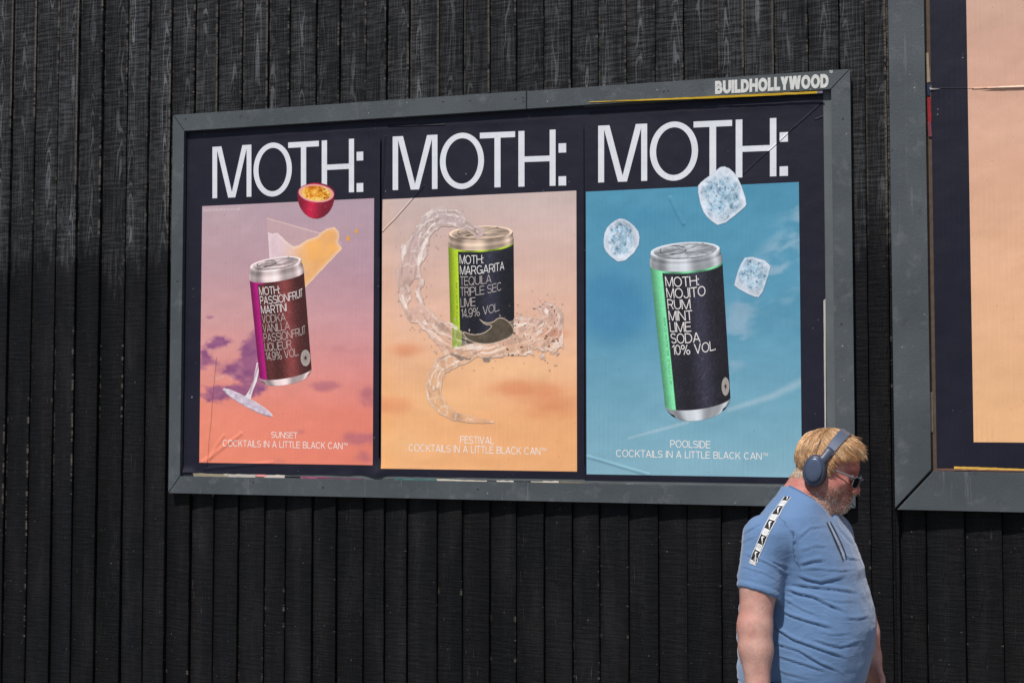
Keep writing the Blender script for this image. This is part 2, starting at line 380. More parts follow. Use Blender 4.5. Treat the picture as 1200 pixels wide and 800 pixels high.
# second, larger billboard that runs out of the picture on the right
o2x0 = WX(1049, 597)[0]; o2z0 = WX(1100, 597.5)[1]; i2 = WX(1092, 553); i2x = WX(1085.5, 200)[0]; o2x1 = o2x0+4.3; o2z1 = o2z0+3.25
i2z = WX(1130, 552.5)[1]; wr = i2x-o2x0; hr = i2z-o2z0
off2 = (o2x0+2.15, 0.0, o2z0)
bb2 = empty('billboard', off2)
tag(bb2, 'tall grey framed billboard cut off by the right edge of the photo', 'billboard')
Y2 = YF-0.012
rail('frame_rail', [(o2x0+g, o2z1), (o2x1-g, o2z1), (o2x1-wr-g, o2z1-hr), (i2x+g, o2z1-hr)], bb2, off2, Y2, bev=.006)
rail('frame_rail', [(o2x1, o2z1-g), (o2x1, o2z0+g), (o2x1-wr, i2z+g), (o2x1-wr, o2z1-hr-g)], bb2, off2, Y2, bev=.006)
rail('frame_rail', [(o2x1-g, o2z0), (o2x0+.008, o2z0), (i2x+.008, i2z), (o2x1-wr-g, i2z)], bb2, off2, Y2, bev=.006)
rail('frame_rail', [(o2x0, o2z0+.004), (o2x0, o2z1-g), (i2x, o2z1-hr-g), (i2x, i2z+.004)], bb2, off2, Y2-.004, bev=.006)
M_rust = mat_plain('stained_board', (0.09, 0.062, 0.045), 0.8, var=0.6, scale=30)
mb = MB(); mb.box((o2x0+.05, -0.0255, o2z0+.05), (o2x1-.05, 0.015, o2z1-.05)); mb.build('backing_board', M_rust, bb2, off=off2)

# screws and dents in the frame
M_screw = mat_plain('screw_head', (0.05, 0.045, 0.04), 0.5, metal=0.6)
for (px, py) in ((217.5,139.5),(519,119.5),(551,118.5),(604,116.5),(613,115),(613.5,119.5),(778,108),(783,107),(988,140),(378.5,571),(208,330),(986,380),(987,560),(560,573),(297,565)):
    x, z = WX(px, py); a = MB()
    P = [(x+.0045*math.cos(t*math.pi/5), YF-0.0008, z+.0045*math.sin(t*math.pi/5)) for t in range(10)]
    Q = [(p[0], YF+0.002, p[2]) for p in P]; R = [(x+(p[0]-x)*.5, YF-0.0002, z+(p[2]-z)*.5) for p in P]
    a.add(P+Q+R, [(i, (i+1) % 10, 10+(i+1) % 10, 10+i) for i in range(10)]+[(20+i, 20+(i+1) % 10, (i+1) % 10, i) for i in range(10)]+[tuple(range(20, 30))])
    a.build('screw', M_screw, bb, off=off1)

# ------------------------------------------------------------------ posters
KINK = 0.93; INKS = 1.0; INKT = np.array((1.0, .985, .975))
def ink(c):
    v = s2l(np.clip(c, 0, 255))*KINK; g_ = v@np.array([.25, .62, .13]); v = g_[..., None]*(1-INKS)+v*INKS
    return np.clip(v*INKT, 0.002, 0.9)
def wp(px, py, y=YP): return wallpt(np.array(float(px)), np.array(float(py)), y)
def crease(a, b, w, amp):
    A = wp(*a); B = wp(*b); return (A[0], A[2], B[0], B[2], w, amp)
CR = [crease((966,118), (930,150), .006, .0035), crease((932,148), (871,204), .005, .0035), crease((497,218), (449,271), .006, .0035),
      crease((785,232), (801,262), .014, .0022), crease((254,420), (243,548), .004, -.003), crease((238,541), (282,508), .016, .0024),
      crease((240,545), (262,510), .014, .0018), crease((240,549), (320,542), .014, .002),
      crease((455,148), (520,146), .008, .004), crease((690,133), (780,128), .008, .003), crease((452,160), (444,300), .006, .003), crease((966,136), (956,140), .006, .005),
      crease((690,535), (760,556), .012, .002), crease((1140,104), (1400,96), .006, .006), crease((1092,103.5), (1140,103.5), .003, .004)]
M_print = mat_print(CR)
def fold(px, py):
    """true relief of the loose paper: curls at the bottom edge and along the seams"""
    d = 0.010*sstep(545, 556, py)*sstep(232, 222, px)
    d = d+0.007*sstep(543, 560, py)*(fbm(px*0.05, py*0.12, 3, 5)-0.3)*sstep(700, 430, px)
    d = d+0.011*np.exp(-((px-441)/7.0)**2)*sstep(538, 556, py)
    d = d+0.004*np.exp(-((py-126-(860-px)*0.06)/4.0)**2)*(fbm(px*0.03, px*0+3, 2, 9)-0.25)
    return np.clip(d, 0, 0.02)
def grid_print(name, parent, off, box, cell, lay, colf, maskf=None, relief=True, mat=None):
    x0, x1, z0, z1 = box; nx = max(2, int(round((x1-x0)/cell))+1); nz = max(2, int(round((z1-z0)/cell))+1)
    X, Z = np.meshgrid(np.linspace(x0, x1, nx), np.linspace(z0, z1, nz)); X = X.ravel(); Z = Z.ravel()
    px, py = topx(np.stack([X, np.full_like(X, YP), Z], -1))
    y = np.full_like(X, YP-lay)
    if relief: y = y-fold(px, py)
    C = ink(colf(px, py))
    i = np.arange(nx*nz).reshape(nz, nx); Fq = np.stack([i[:-1, :-1], i[:-1, 1:], i[1:, 1:], i[1:, :-1]], -1).reshape(-1, 4)
    if maskf is not None:
        m = maskf(px, py); Fq = Fq[m[Fq].sum(1) >= 2]
        u = np.unique(Fq); r = np.full(nx*nz, -1); r[u] = np.arange(len(u)); Fq = r[Fq]; X, Z, y, C = X[u], Z[u], y[u], C[u]
    V = np.stack([X, y, Z], -1)-np.array(off)
    return obj(name, raw_mesh(name, V, Fq, C, True, [mat or M_print]), parent)
def bbox_px(pts):
    P = np.array([wp(*p) for p in pts]); return P[:, 0].min(), P[:, 0].max(), P[:, 2].min(), P[:, 2].max()
def inpoly(px, py, poly):
    r = np.zeros(px.shape, bool); n = len(poly)
    for k in range(n):
        x1, y1 = poly[k]; x2, y2 = poly[(k+1) % n]
        c = (y1 > py) != (y2 > py)
        with np.errstate(divide='ignore', invalid='ignore'): xi = (x2-x1)*(py-y1)/(y2-y1+1e-12)+x1
        r ^= c & (px < xi)
    return r
def polydist(px, py, pts):
    """distance to a polyline and the arc position along it"""
    best = np.full(px.shape, 1e9); arc = np.zeros(px.shape)
    n = len(pts)-1
    for k in range(n):
        ax, ay = pts[k]; bx_, by_ = pts[k+1]; dx, dy = bx_-ax, by_-ay
        t = np.clip(((px-ax)*dx+(py-ay)*dy)/(dx*dx+dy*dy), 0, 1)
        d = np.hypot(px-ax-t*dx, py-ay-t*dy); m = d < best
        best = np.where(m, d, best); arc = np.where(m, k+t, arc)
    return best, arc
def flat_faces(name, parent, off, P2, Fs, lay, c, colors=None, mat=None, subdiv=None):
    """P2 in photo pixels -> printed shape on the wall plane"""
    P2 = np.asarray(P2, float)
    W = wallpt(P2[:, 0], P2[:, 1], YP); W[:, 1] = YP-lay-fold(P2[:, 0], P2[:, 1])-(P2[:, 2] if P2.shape[1] > 2 else 0)
    cc = ink(np.array(c, float)) if colors is None else ink(colors)
    return obj(name, raw_mesh(name, W-np.array(off), Fs, np.broadcast_to(cc, (len(P2), 3)), False, [mat or M_print]), parent)

# lettering -----------------------------------------------------------------
_tc = {}
def _arc(cx, cy, rx, ry, t0, t1, n=22):
    t = np.radians(np.linspace(t0, t1, n)); return [(cx+rx*math.cos(a), cy+ry*math.sin(a)) for a in t]
def glyph(c, w):
    """a plain light grotesque: strokes ('p' = centre line, 'd' = slanted bar cut level) and the width; cap height 1"""
    h = w/2; p = lambda *q: ('p', list(q)); d = lambda x0, y0, x1, y1, k=1.12: ('d', (x0, y0, x1, y1, w*k))
    def bowl(x0, x1, y0, y1):
        ry = (y1-y0)/2; rx = min(ry*1.05, (x1-x0)*.62); return ('p', [(x0, y1)]+_arc(x1-rx, (y0+y1)/2, rx, ry, 90, -90)+[(x0, y0)])
    if c == 'A': W = .86; return [d(h*1.1, 0, W/2, 1), d(W-h*1.1, 0, W/2, 1), p((W*.2, .3), (W*.8, .3))], W
    if c == 'B': W = .74; return [p((h, 0), (h, 1)), bowl(w, W-h*1.6, .52, 1-h), bowl(w, W-h, h, .52)], W
    if c == 'C': W = .88; return [('p', _arc(W/2, .5, W/2-h, .51-h, 42, 318, 40))], W
    if c == 'D': W = .82; return [p((h, 0), (h, 1)), ('p', [(w, 1-h)]+_arc(W*.42, .5, W*.58-h, .5-h, 90, -90, 30)+[(w, h)])], W
    if c == 'E': W = .68; return [p((h, 0), (h, 1)), p((w, 1-h), (W, 1-h)), p((w, .52), (W*.94, .52)), p((w, h), (W, h))], W
    if c == 'F': W = .64; return [p((h, 0), (h, 1)), p((w, 1-h), (W, 1-h)), p((w, .51), (W*.92, .51))], W
    if c == 'G': W = .90; return [('p', _arc(W/2, .5, W/2-h, .51-h, 42, 335, 40)), p((W*.55, .44), (W-w, .44)), p((W-h, 0), (W-h, .44+h))], W
    if c == 'H': W = .84; return [p((h, 0), (h, 1)), p((W-h, 0), (W-h, 1)), p((w, .51), (W-w, .51))], W
    if c == 'I': return [p((h, 0), (h, 1))], w
    if c == 'J': W = .58; return [('p', [(W-h, 1)]+_arc(W/2, W/2-h, W/2-h, W/2-h, 0, -180))], W
    if c == 'K': W = .78; return [p((h, 0), (h, 1)), d(w, .36, W-h*1.3, 1, 1.3), d(W-h*1.2, 0, W*.42, .60, 1.2)], W
    if c == 'L': W = .60; return [p((h, 0), (h, 1)), p((w, h), (W, h))], W
    if c == 'M': W = 1.0; return [p((h, 0), (h, 1)), p((W-h, 0), (W-h, 1)), d(W/2, 0, h*1.3, 1, 1.05), d(W/2, 0, W-h*1.3, 1, 1.05)], W
    if c == 'N': W = .84; return [p((h, 0), (h, 1)), p((W-h, 0), (W-h, 1)), d(W-h*1.3, 0, h*1.3, 1, 1.2)], W
    if c in 'O0Q':
        W = .68 if c == '0' else .92; a = _arc(W/2, .5, W/2-h, .51-h, 0, 360, 49); r = [('p', a)]
        if c == 'Q': r.append(d(W*.95, -.04, W*.62, .26, 1.2))
        return r, W
    if c == 'P': W = .74; return [p((h, 0), (h, 1)), bowl(w, W-h, .44, 1-h)], W
    if c == 'R': W = .78; return [p((h, 0), (h, 1)), bowl(w, W-h*1.4, .46, 1-h), d(W-h*1.1, 0, W*.56, .46)], W
    if c == 'S':
        W = .74; ry = (.5-h)/2+.004; return [('p', _arc(W/2, .5+ry, W/2-h*1.2, ry, 25, 270, 26)+_arc(W/2, .5-ry, W/2-h, ry, 90, -155, 28)[1:])], W
    if c == 'T': W = .72; return [p((0, 1-h), (W, 1-h)), p((W/2, 0), (W/2, 1-w))], W
    if c == 'U': W = .82; r = W/2-h; return [('p', [(h, 1)]+_arc(W/2, r+h, r, r, 180, 360)+[(W-h, 1)])], W
    if c == 'V': W = .82; return [d(W/2, 0, h*1.1, 1), d(W/2, 0, W-h*1.1, 1)], W
    if c == 'W': W = 1.2; return [d(W*.27, 0, h*1.1, 1), d(W*.27, 0, W/2, 1), d(W*.73, 0, W/2, 1), d(W*.73, 0, W-h*1.1, 1)], W
    if c == 'Y': W = .80; return [p((W/2, 0), (W/2, .44)), d(W/2, .40, h*1.2, 1, 1.25), d(W/2, .40, W-h*1.2, 1, 1.25)], W
    if c == '1': W = .36; return [p((W-h, 0), (W-h, 1)), d(0.03, .72, W-w, .92, 1.2)], W
    if c == '4': W = .70; return [p((W*.72, 0), (W*.72, 1)), p((0.02, .25), (W, .25)), d(h*1.4, .25, W*.70, 1, 1.2)], W
    if c == '9': W = .66; return [('p', _arc(W/2, .67, W/2-h, .34-h, 0, 360, 36)), ('p', [(W-h, .66)]+_arc(W/2, .45, W/2-h, .45-h, 0, -150, 24))], W
    if c == '%': W = 1.05; return [('p', _arc(.23, .76, .23-h, .25-h, 0, 360, 25)), ('p', _arc(W-.23, .24, .23-h, .25-h, 0, 360, 25)), d(W*.28, 0, W*.72, 1, 1.0)], W
    k = max(w, .13)
    if c == '.': return [('q', (0, 0, k, k))], k
    if c == ':': return [('q', (0, 0, k, k)), ('q', (0, .56, k, .56+k))], k
    return [], .34
def text2d(s, w=.10, track=.10):
    """vertices (x, y, layer) with cap height 1, and faces"""
    k = (s, w, track)
    if k in _tc: return _tc[k]
    V = []; Fc = []; x = 0.0; lay = 0
    for ch in s:
        st, W = glyph(ch, w)
        for typ, q in st:
            n0 = len(V); lay = (lay+1) % 4; z = lay*0.00006
            if typ == 'd':
                x0, y0, x1, y1, k_ = q; V += [(x+x0-k_/2, y0, z), (x+x0+k_/2, y0, z), (x+x1+k_/2, y1, z), (x+x1-k_/2, y1, z)]; Fc.append((n0, n0+1, n0+2, n0+3))
            elif typ == 'q':
                a, b, c, d = q; V += [(x+a, b, z), (x+c, b, z), (x+c, d, z), (x+a, d, z)]; Fc.append((n0, n0+1, n0+2, n0+3))
            else:
                P = np.array(q, float); n = len(P); T = np.diff(P, axis=0); T /= np.linalg.norm(T, axis=1)[:, None]+1e-12
                closed = np.allclose(P[0], P[-1])
                Tp = np.vstack([T[-1:] if closed else T[:1], T]); Tn = np.vstack([T, T[:1] if closed else T[-1:]])
                N_ = np.stack([-(Tp+Tn)[:, 1], (Tp+Tn)[:, 0]], -1); N_ /= np.linalg.norm(N_, axis=1)[:, None]+1e-9
                m = 1/np.clip(np.abs((N_*np.stack([-Tp[:, 1], Tp[:, 0]], -1)).sum(1)), .5, 1)
                o = N_*(m*w/2)[:, None]
                for i in range(n): V += [(x+P[i, 0]+o[i, 0], P[i, 1]+o[i, 1], z), (x+P[i, 0]-o[i, 0], P[i, 1]-o[i, 1], z)]
                Fc += [(n0+2*i, n0+2*i+1, n0+2*i+3, n0+2*i+2) for i in range(n-1)]
        x += W+track
    _tc[k] = (np.array(V), Fc)
    return _tc[k]
def text_small(s):
    """lower-case small print from the built-in font"""
    cu = bpy.data.curves.new('t', 'FONT'); cu.body = s; cu.size = 1.0; cu.offset = -.004; cu.resolution_u = 3
    o = bpy.data.objects.new('t', cu); COL.objects.link(o); bpy.context.view_layer.update()
    e = o.evaluated_get(bpy.context.evaluated_depsgraph_get()); me = e.to_mesh()
    V = np.array([(v.co[0], v.co[1]/.729, 0) for v in me.vertices]); Fc = [tuple(p.vertices) for p in me.polygons]
    e.to_mesh_clear(); bpy.data.objects.remove(o); bpy.data.curves.remove(cu)
    return V, Fc
CAPH = 1.0
def orient(P, Fs):
    out = []
    for f in Fs:
        q = P[list(f)]; a = 0.5*np.sum(q[:, 0]*np.roll(q[:, 1], -1)-np.roll(q[:, 0], -1)*q[:, 1]); out.append(tuple(f) if a < 0 else tuple(f)[::-1])
    return out
def text_quad(s, quad, w=.10, track=.10, V=None, Fc=None):
    """fit a line of capitals into a pixel quad TL TR BR BL"""
    if V is None: V, Fc = text2d(s, w, track)
    u = (V[:, 0]-V[:, 0].min())/np.ptp(V[:, 0]); v = V[:, 1]
    q = np.array(quad, float); P = (q[0]*(1-u)[:, None]+q[1]*u[:, None])*v[:, None]+(q[3]*(1-u)[:, None]+q[2]*u[:, None])*(1-v)[:, None]
    return np.concatenate([P, V[:, 2:3]], 1), orient(P, Fc)
def join2d(items):
    P = []; Fs = []; n = 0
    for p, f in items:
        P.append(p); Fs += [tuple(i+n for i in q) for q in f]; n += len(p)
    return np.concatenate(P), Fs
def headline_shapes():
    """the big light grotesque capitals M O T H : in unit space (x 0..1, y 0..1 up)"""
    it = []
    def poly(p): it.append((np.array(p, float), [tuple(range(len(p)))]))
    w = .0345
    poly([(0,0),(0,1),(.0313,1),(.0313,0)]); poly([(.2265,0),(.2265,1),(.258,1),(.258,0)])
    poly([(.0313,1),(.0595,1),(.1288,.105),(.1045,0),(.0313,.93)]); poly([(.2265,1),(.198,1),(.1288,.105),(.1515,0),(.2265,.93)])
    poly([(.1288,.105),(.1515,0),(.1045,0)])
    n = 56; P = []
    for k in range(n):
        t = 2*math.pi*k/n; c, s = math.cos(t), math.sin(t)
        P.append((.399+.127*c, .5+.515*s)); P.append((.399+.094*c, .5+.415*s))
    it.append((np.array(P), [(2*k, 2*k+1, (2*k+3) % (2*n), (2*k+2) % (2*n)) for k in range(n)]))
    poly([(.502,.895),(.502,1),(.705,1),(.705,.895)]); poly([(.586,0),(.586,.895),(.621,.895),(.621,0)])
    poly([(.724,0),(.724,1),(.759,1),(.759,0)]); poly([(.904,0),(.904,1),(.938,1),(.938,0)]); poly([(.759,.44),(.759,.54),(.904,.54),(.904,.44)])
    poly([(.955,0),(.955,.165),(.999,.165),(.999,0)]); poly([(.955,.585),(.955,.75),(.999,.75),(.999,.585)])
    return join2d(it)
HU, HF = headline_shapes()
def headline(parent, off, q, lay=0.0006):
    q = np.array(q, float); u = HU[:, 0][:, None]; v = HU[:, 1][:, None]
    P = (q[0]*(1-u)+q[1]*u)*v+(q[3]*(1-u)+q[2]*u)*(1-v)
    return flat_faces('headline_lettering', parent, off, P, orient(P, HF), lay, (217,221,228))
def caption(parent, off, title, tq, line, lq, tm):
    it = [text_quad(title, tq, .105), text_quad(line, lq, .105), text_quad('TM', tm, .12)]
    P, Fs = join2d(it); return flat_faces('caption_lettering', parent, off, P, Fs, 0.0006, (238,232,228))

NAVY = np.array((26.,26.,42.))
def poster(label, quadpx, off, group='drinks posters in the long grey frame'):
    b = bbox_px(quadpx); root = empty('poster', off)
    tag(root, label, 'poster', group)
    cf = lambda px, py: NAVY+(fbm(px*.02, py*.02, 3, 4)[:, None]-.5)*8
    grid_print('paper_sheet', root, off, b, 0.010, 0.0, cf)
    return root

# can -----------------------------------------------------------------------
def can(parent, off, A, B, C, D, e, rows_top, rows_bot, strip_s, strip, label, metal, lines, caph, pitch, s0, first, fit, logo, dim=()):
    """A B C D: label corners in pixels (top left, top right, bottom right, bottom left); e: front bulge of its rings"""
    A, B, C, D = [np.array(v, float) for v in (A, B, C, D)]
    L = 0.5*(np.linalg.norm(D-A)+np.linalg.norm(C-B)); ax = ((D-A)+(C-B)); ax /= np.linalg.norm(ax)
    def P(s, h, w=1.0):
        """s in -1..1 across, h pixels down the axis from the label top"""
        s = np.asarray(s, float); h = np.asarray(h, float); t = (h/L)[..., None]; a = ((w*s+1)/2)[..., None]
        base = (A*(1-a)+B*a)*(1-t)+(D*(1-a)+C*a)*t
        return base+ax*(e*np.sqrt(np.clip(1-s*s, 0, 1)))[..., None]
    rows = [(h, w, 'm') for h, w in rows_top]+[(0.0, 1.0, 'm')]
    rows += [(0.01, 1.0, 'l')]+[(float(h), 1.0, 'l') for h in np.linspace(1.5, L-0.01, 110)]
    rows += [(L, 1.0, 'b')]+[(h+L, w, 'b') for h, w in rows_bot]
    S = np.sin(np.linspace(-math.pi/2, math.pi/2, 91)); ns = len(S)
    V = []; Cc = []
    for (h, w, k) in rows:
        p = P(S, np.full(ns, h), w); V.append(p); th = np.arcsin(S)
        if k in 'mb':
            g_ = 0.84+0.18*np.cos(th*5.0+0.9)+0.05*np.cos(th*13)-0.30*np.abs(S)**6
            if k == 'm': g_ = g_+0.12*np.sin(h*0.75)
            c = np.array(metal)[None]*np.clip(g_, .25, 1.12)[:, None]
        else:
            st = S < strip_s+0.004*0
            n = fbm(p[:, 0]*1.9, p[:, 1]*1.9, 2, 3); n2 = vnoise(p[:, 0]*3.1+9, p[:, 1]*3.1, 8)
            shade = 0.75+0.75*np.exp(-((S-.25)/.32)**2)+0.3*np.exp(-((S+.55)/.2)**2)
            c = np.array(label)[None]*shade[:, None]*(0.75+0.5*n)[:, None]+(n2 > .80)[:, None]*16
            sc_ = np.array(strip)[None]*(0.86+.22*np.cos(S*9)+.12*(vnoise(p[:, 0]*2, p[:, 1]*.9, 6)-.5))[:, None]
            m = st | (h < 4.0)
            m = (S < strip_s) | ((h < first*0.45) & (S < strip_s+.25)) if label[0] > 45 else (S < strip_s) | (h < first*0.35)
            c = np.where(m[:, None], sc_, c)
        Cc.append(c)
    V = np.concatenate(V); Cc = np.concatenate(Cc); nr = len(rows)
    i = np.arange(nr*ns).reshape(nr, ns); Fq = np.stack([i[:-1, :-1], i[:-1, 1:], i[1:, 1:], i[1:, :-1]], -1).reshape(-1, 4)
    # lid: ellipse filled with rings
    h0, w0 = rows_top[0]; ctr = 0.5*(P(np.array(-1.), np.array(h0), w0)+P(np.array(1.), np.array(h0), w0)); ex = 0.5*(P(np.array(1.), np.array(h0), w0)-P(np.array(-1.), np.array(h0), w0))
    LV = []; LC = []; RR = [1.0, .93, .90, .80, .6, .4, .2, .01]; nn = 48
    for r in RR:
        t = np.arange(nn)/nn*2*math.pi; p = ctr+ex*(r*np.cos(t))[:, None]+ax*(e*1.02*r*np.sin(t)+(0.9 if r < .91 else 0))[:, None]
        base = 1.06 if r > .92 else 0.74+0.16*np.cos(t*2+r*5)+.30*(vnoise(p[:, 0]*.45, p[:, 1]*.8, 2)-.4)
        LV.append(p); LC.append(np.array(metal)[None]*(np.zeros(nn)+base)[:, None])
    nl = len(V); LV = np.concatenate(LV); LC = np.concatenate(LC)
    LF = [(nl+k*nn+j, nl+k*nn+(j+1) % nn, nl+(k+1)*nn+(j+1) % nn, nl+(k+1)*nn+j) for k in range(len(RR)-1) for j in range(nn)]
    Fall = [tuple(f) for f in Fq]+LF
    PV = np.concatenate([V, LV]); PC_ = np.clip(np.concatenate([Cc, LC]), 0, 255)
    co = flat_faces('printed_can', parent, off, PV, orient(PV, Fall), 0.0010, None, PC_)
    # ring pull: outline loop and tab drawn on the lid
    tb = MB(); T = []
    def pt(a, b): return ctr+ex*a+ax*(e*b)
    loop = [pt(-.35+.42*math.cos(t)*.9-.0, -.15+.52*math.sin(t)) for t in np.linspace(0, 2*math.pi, 20)]
    bar = [pt(-.5, .45), pt(-.1, .1), pt(.25, -.45), pt(.55, -.75)]
    def strokes(pts, w, closed=False):
        p = np.array(pts); d = np.gradient(p, axis=0); d /= np.linalg.norm(d, axis=1)[:, None]; nrm_ = np.stack([-d[:, 1], d[:, 0]], -1)
        Q = np.concatenate([p+nrm_*w/2, p-nrm_*w/2]); n = len(p); return Q, [(k, k+1, n+k+1, n+k) for k in range(n-1)]
    Q, Fs = join2d([strokes(loop, 1.1), strokes(bar, 1.5)])
    flat_faces('ring_pull', co, off, Q, orient(Q, Fs), 0.0013, None, np.clip(np.array(metal)[None]*(0.42+.5*(np.arange(len(Q)) % 7 > 3))[:, None], 0, 255))
    # lettering wrapped round the front
    V0, _ = text2d(fit[0], .098, .07); kx = fit[1]/np.ptp(V0[:, 0])
    it = []; cols = []
    for k, s in enumerate(lines):
        V1, F1 = text2d(s, .098 if k not in dim else .072, .07)
        th = math.asin(s0)+(V1[:, 0]-V1[:, 0].min())*kx; ss = np.sin(np.clip(th, -1.5, 1.5))
        p = P(ss, first+caph+k*pitch-V1[:, 1]/CAPH*caph); it.append((np.concatenate([p, V1[:, 2:3]], 1), orient(p, F1))); cols.append(np.tile((232,228,226) if k not in dim else (196,186,182), (len(p), 1)))
    if strip_s > -.73:
        sv, sf = text2d('A LITTLE BLACK CAN', .13)
        hh = L*.82-(sv[:, 0]-sv[:, 0].min())/np.ptp(sv[:, 0])*L*.48; ss = strip_s-.05-sv[:, 1]*.055
        p = P(ss, hh); it.append((np.concatenate([p, sv[:, 2:3]], 1), orient(p, sf))); cols.append(np.tile(np.array(strip)*.72, (len(p), 1)))
    Pt, Ft = join2d(it)
    flat_faces('can_lettering', co, off, Pt, Ft, 0.0014, None, np.concatenate(cols))
    # fan of fine spokes
    cx, cy, rx, ry = logo; it = []
    for k in range(30):
        t = 2*math.pi*k/30; dt = .062
        it.append((np.array([(cx+.22*rx*math.cos(t-dt*.6), cy+.22*ry*math.sin(t-dt*.6)), (cx+rx*math.cos(t-dt), cy+ry*math.sin(t-dt)), (cx+rx*1.03*math.cos(t), cy+ry*1.03*math.sin(t)), (cx+rx*math.cos(t+dt), cy+ry*math.sin(t+dt)), (cx+.22*rx*math.cos(t+dt*.6), cy+.22*ry*math.sin(t+dt*.6))]), [(0, 1, 2, 3, 4)]))
    Pt, Ft = join2d(it); flat_faces('can_emblem', co, off, Pt, orient(Pt, Ft), 0.0014, (205,196,190))
    return co

def offp(px): return (float(wp(px, 330)[0]), YP, float(wp(px, 330)[2]))
def pic(parent, off, quad, cf, cell=.0042):
    return grid_print('printed_sky', parent, off, quad, cell, 0.0003, cf)
def pbox(l, r, t, b):
    """picture rectangle from four edge points"""
    return wp(*l)[0], wp(*r)[0], wp(*b)[2], wp(*t)[2]

# --- purple sunset poster
o1 = offp(328)
p1 = poster('purple and orange sunset poster with a passionfruit martini can', [(217,155), (445.5,140), (445.5,556), (215.5,553)], o1)
def sky1(px, py):
    t = (py-238)/(545-238); n = fbm(px*.018, py*.03, 4, 21)
    c = ramp(t, [(0,(186,162,170)), (.25,(192,156,164)), (.45,(210,158,158)), (.62,(224,150,142)), (.8,(234,140,118)), (1,(236,138,112))])
    c = c+((px-238)/200)[:, None]*np.array((-8,-8,-2))
    fb = fbm(px*.05, py*.085, 5, 36); fb2 = fbm(px*.11+4, py*.16, 4, 38)
    def blob(x, y, rx, ry): return np.exp(-(((px-x)/rx)**2+((py-y)/ry)**2))
    m = blob(284,432,26,16)*1.1+blob(297,408,13,20)*1.2+blob(252,460,26,12)*1.15+blob(292,455,22,14)*.9+blob(255,400,15,8)*1.15+blob(241,424,10,14)*1.0+blob(246,371,10,4)*.6-blob(268,446,14,7)*.6; m = m*1.18
    m = sstep(.27, .80, m*(.15+1.2*fb)+.75*(fb2-.5)*np.clip(m*2, 0, 1)); hl = sstep(.5, .75, fb2)*blob(262,440,30,22)
    c = mixc(c, (142,84,128), m*.85); c = mixc(c, (232,168,160), hl*.75*(1-.3*m)); c = mixc(c, (120,66,118), sstep(.6, .95, m)*sstep(.45, .7, fb)*.45)
    m2 = blob(383,452,20,7)+blob(432,465,13,16)*.8+blob(422,513,24,9)+blob(428,535,14,9)*.8+blob(327,541,18,5)*.7+blob(410,408,34,9)*.45+blob(352,506,8,5)*.5
    c = mixc(c, (170,100,118), sstep(.15, .9, m2*(.3+1.2*fb)+.5*(fb2-.5)*np.clip(m2*2, 0, 1))*.62)
    return c+(n[:, None]-.5)*8
pic(p1, o1, pbox((235.3,390), (437.6,390), (338,237), (338,543.3)), sky1)
headline(p1, o1, [(249,172.3),(425.9,162),(425.9,224.8),(249,232.5)])
gb = bbox_px([(310,250),(405,250),(405,340),(310,340)])
faint = [(312.6,255.5),(313.6,255.5),(376,273),(400,283),(401,291),(357,337),(318,337)]
liquid = [(314,272),(319,274),(325,272.6),(331,278),(337,284),(344,288.8),(350,287.5),(360,281),(372,277),(376,272.5),(383,268),(392,266),(397,271),(398,278),(396,284),(401,291.5),(357,338),(318,336)]
def glassc(px, py):
    inn = inpoly(px, py, liquid); a = sstep(322, 388, px); fb = fbm(px*.06, py*.05, 3, 44)
    c = mixc(np.tile(np.array((226.,200.,208.)), (len(px), 1)), (245,180,104), np.clip(a*1.5*(0.45+fb), 0, 1)); d, _ = polydist(px, py, liquid+[liquid[0]])
    c = mixc(c, (240,222,222), sstep(5, 0, d)*.55); c = mixc(c, sky1(px, py), np.clip(.06+.5*(fbm(px*.1, py*.1, 3, 47)-.45), 0, .3))
    edge, _ = polydist(px, py, [(312.6,255.5),(376,273.5)])
    f = mixc(sky1(px, py), (214,176,170), np.full(len(px), .35)); f = mixc(f, (228,196,190), sstep(1.5, .2, edge)*.7)
    return np.where(inn[:, None], c, f)
pg = grid_print('printed_glass', p1, o1, gb, .0022, 0.0006, glassc, lambda px, py: inpoly(px, py, faint) | inpoly(px, py, liquid))
fb_ = bbox_px([(255,425),(322,425),(322,492),(255,492)])
def footm(px, py):
    a = math.radians(28.5); u = (px-290)*math.cos(a)+(py-472)*math.sin(a); v = -(px-290)*math.sin(a)+(py-472)*math.cos(a)
    foot = (u/33)**2+((v+.5)/5.2)**2 < 1; d, t = polydist(px, py, [(303,425),(299,446),(293.5,459),(290,467)])
    return foot | (d < 1.9+1.6*sstep(1.6, 3, t))
def footc(px, py):
    a = math.radians(28.5); u = (px-290)*math.cos(a)+(py-472)*math.sin(a); v = -(px-290)*math.sin(a)+(py-472)*math.cos(a)
    r = (u/33)**2+((v+.5)/5.2)**2; n = fbm(px*.3, py*.3, 3, 51)
    c = np.array((206,192,208))[None]+(n[:, None]-.5)*70
    c = mixc(c, (236,228,232), sstep(.75, 1, r)*(v < 0)*.8); c = mixc(c, (92,70,92), sstep(.72, 1, r)*(v > 0)*.6)
    return mixc(c, (150,110,120), sstep(1.6, 0, np.abs(px-296+(py-450)*.3))*(py < 462)*.6)
grid_print('glass_stem', pg, o1, fb_, .0022, 0.0006, footc, footm)
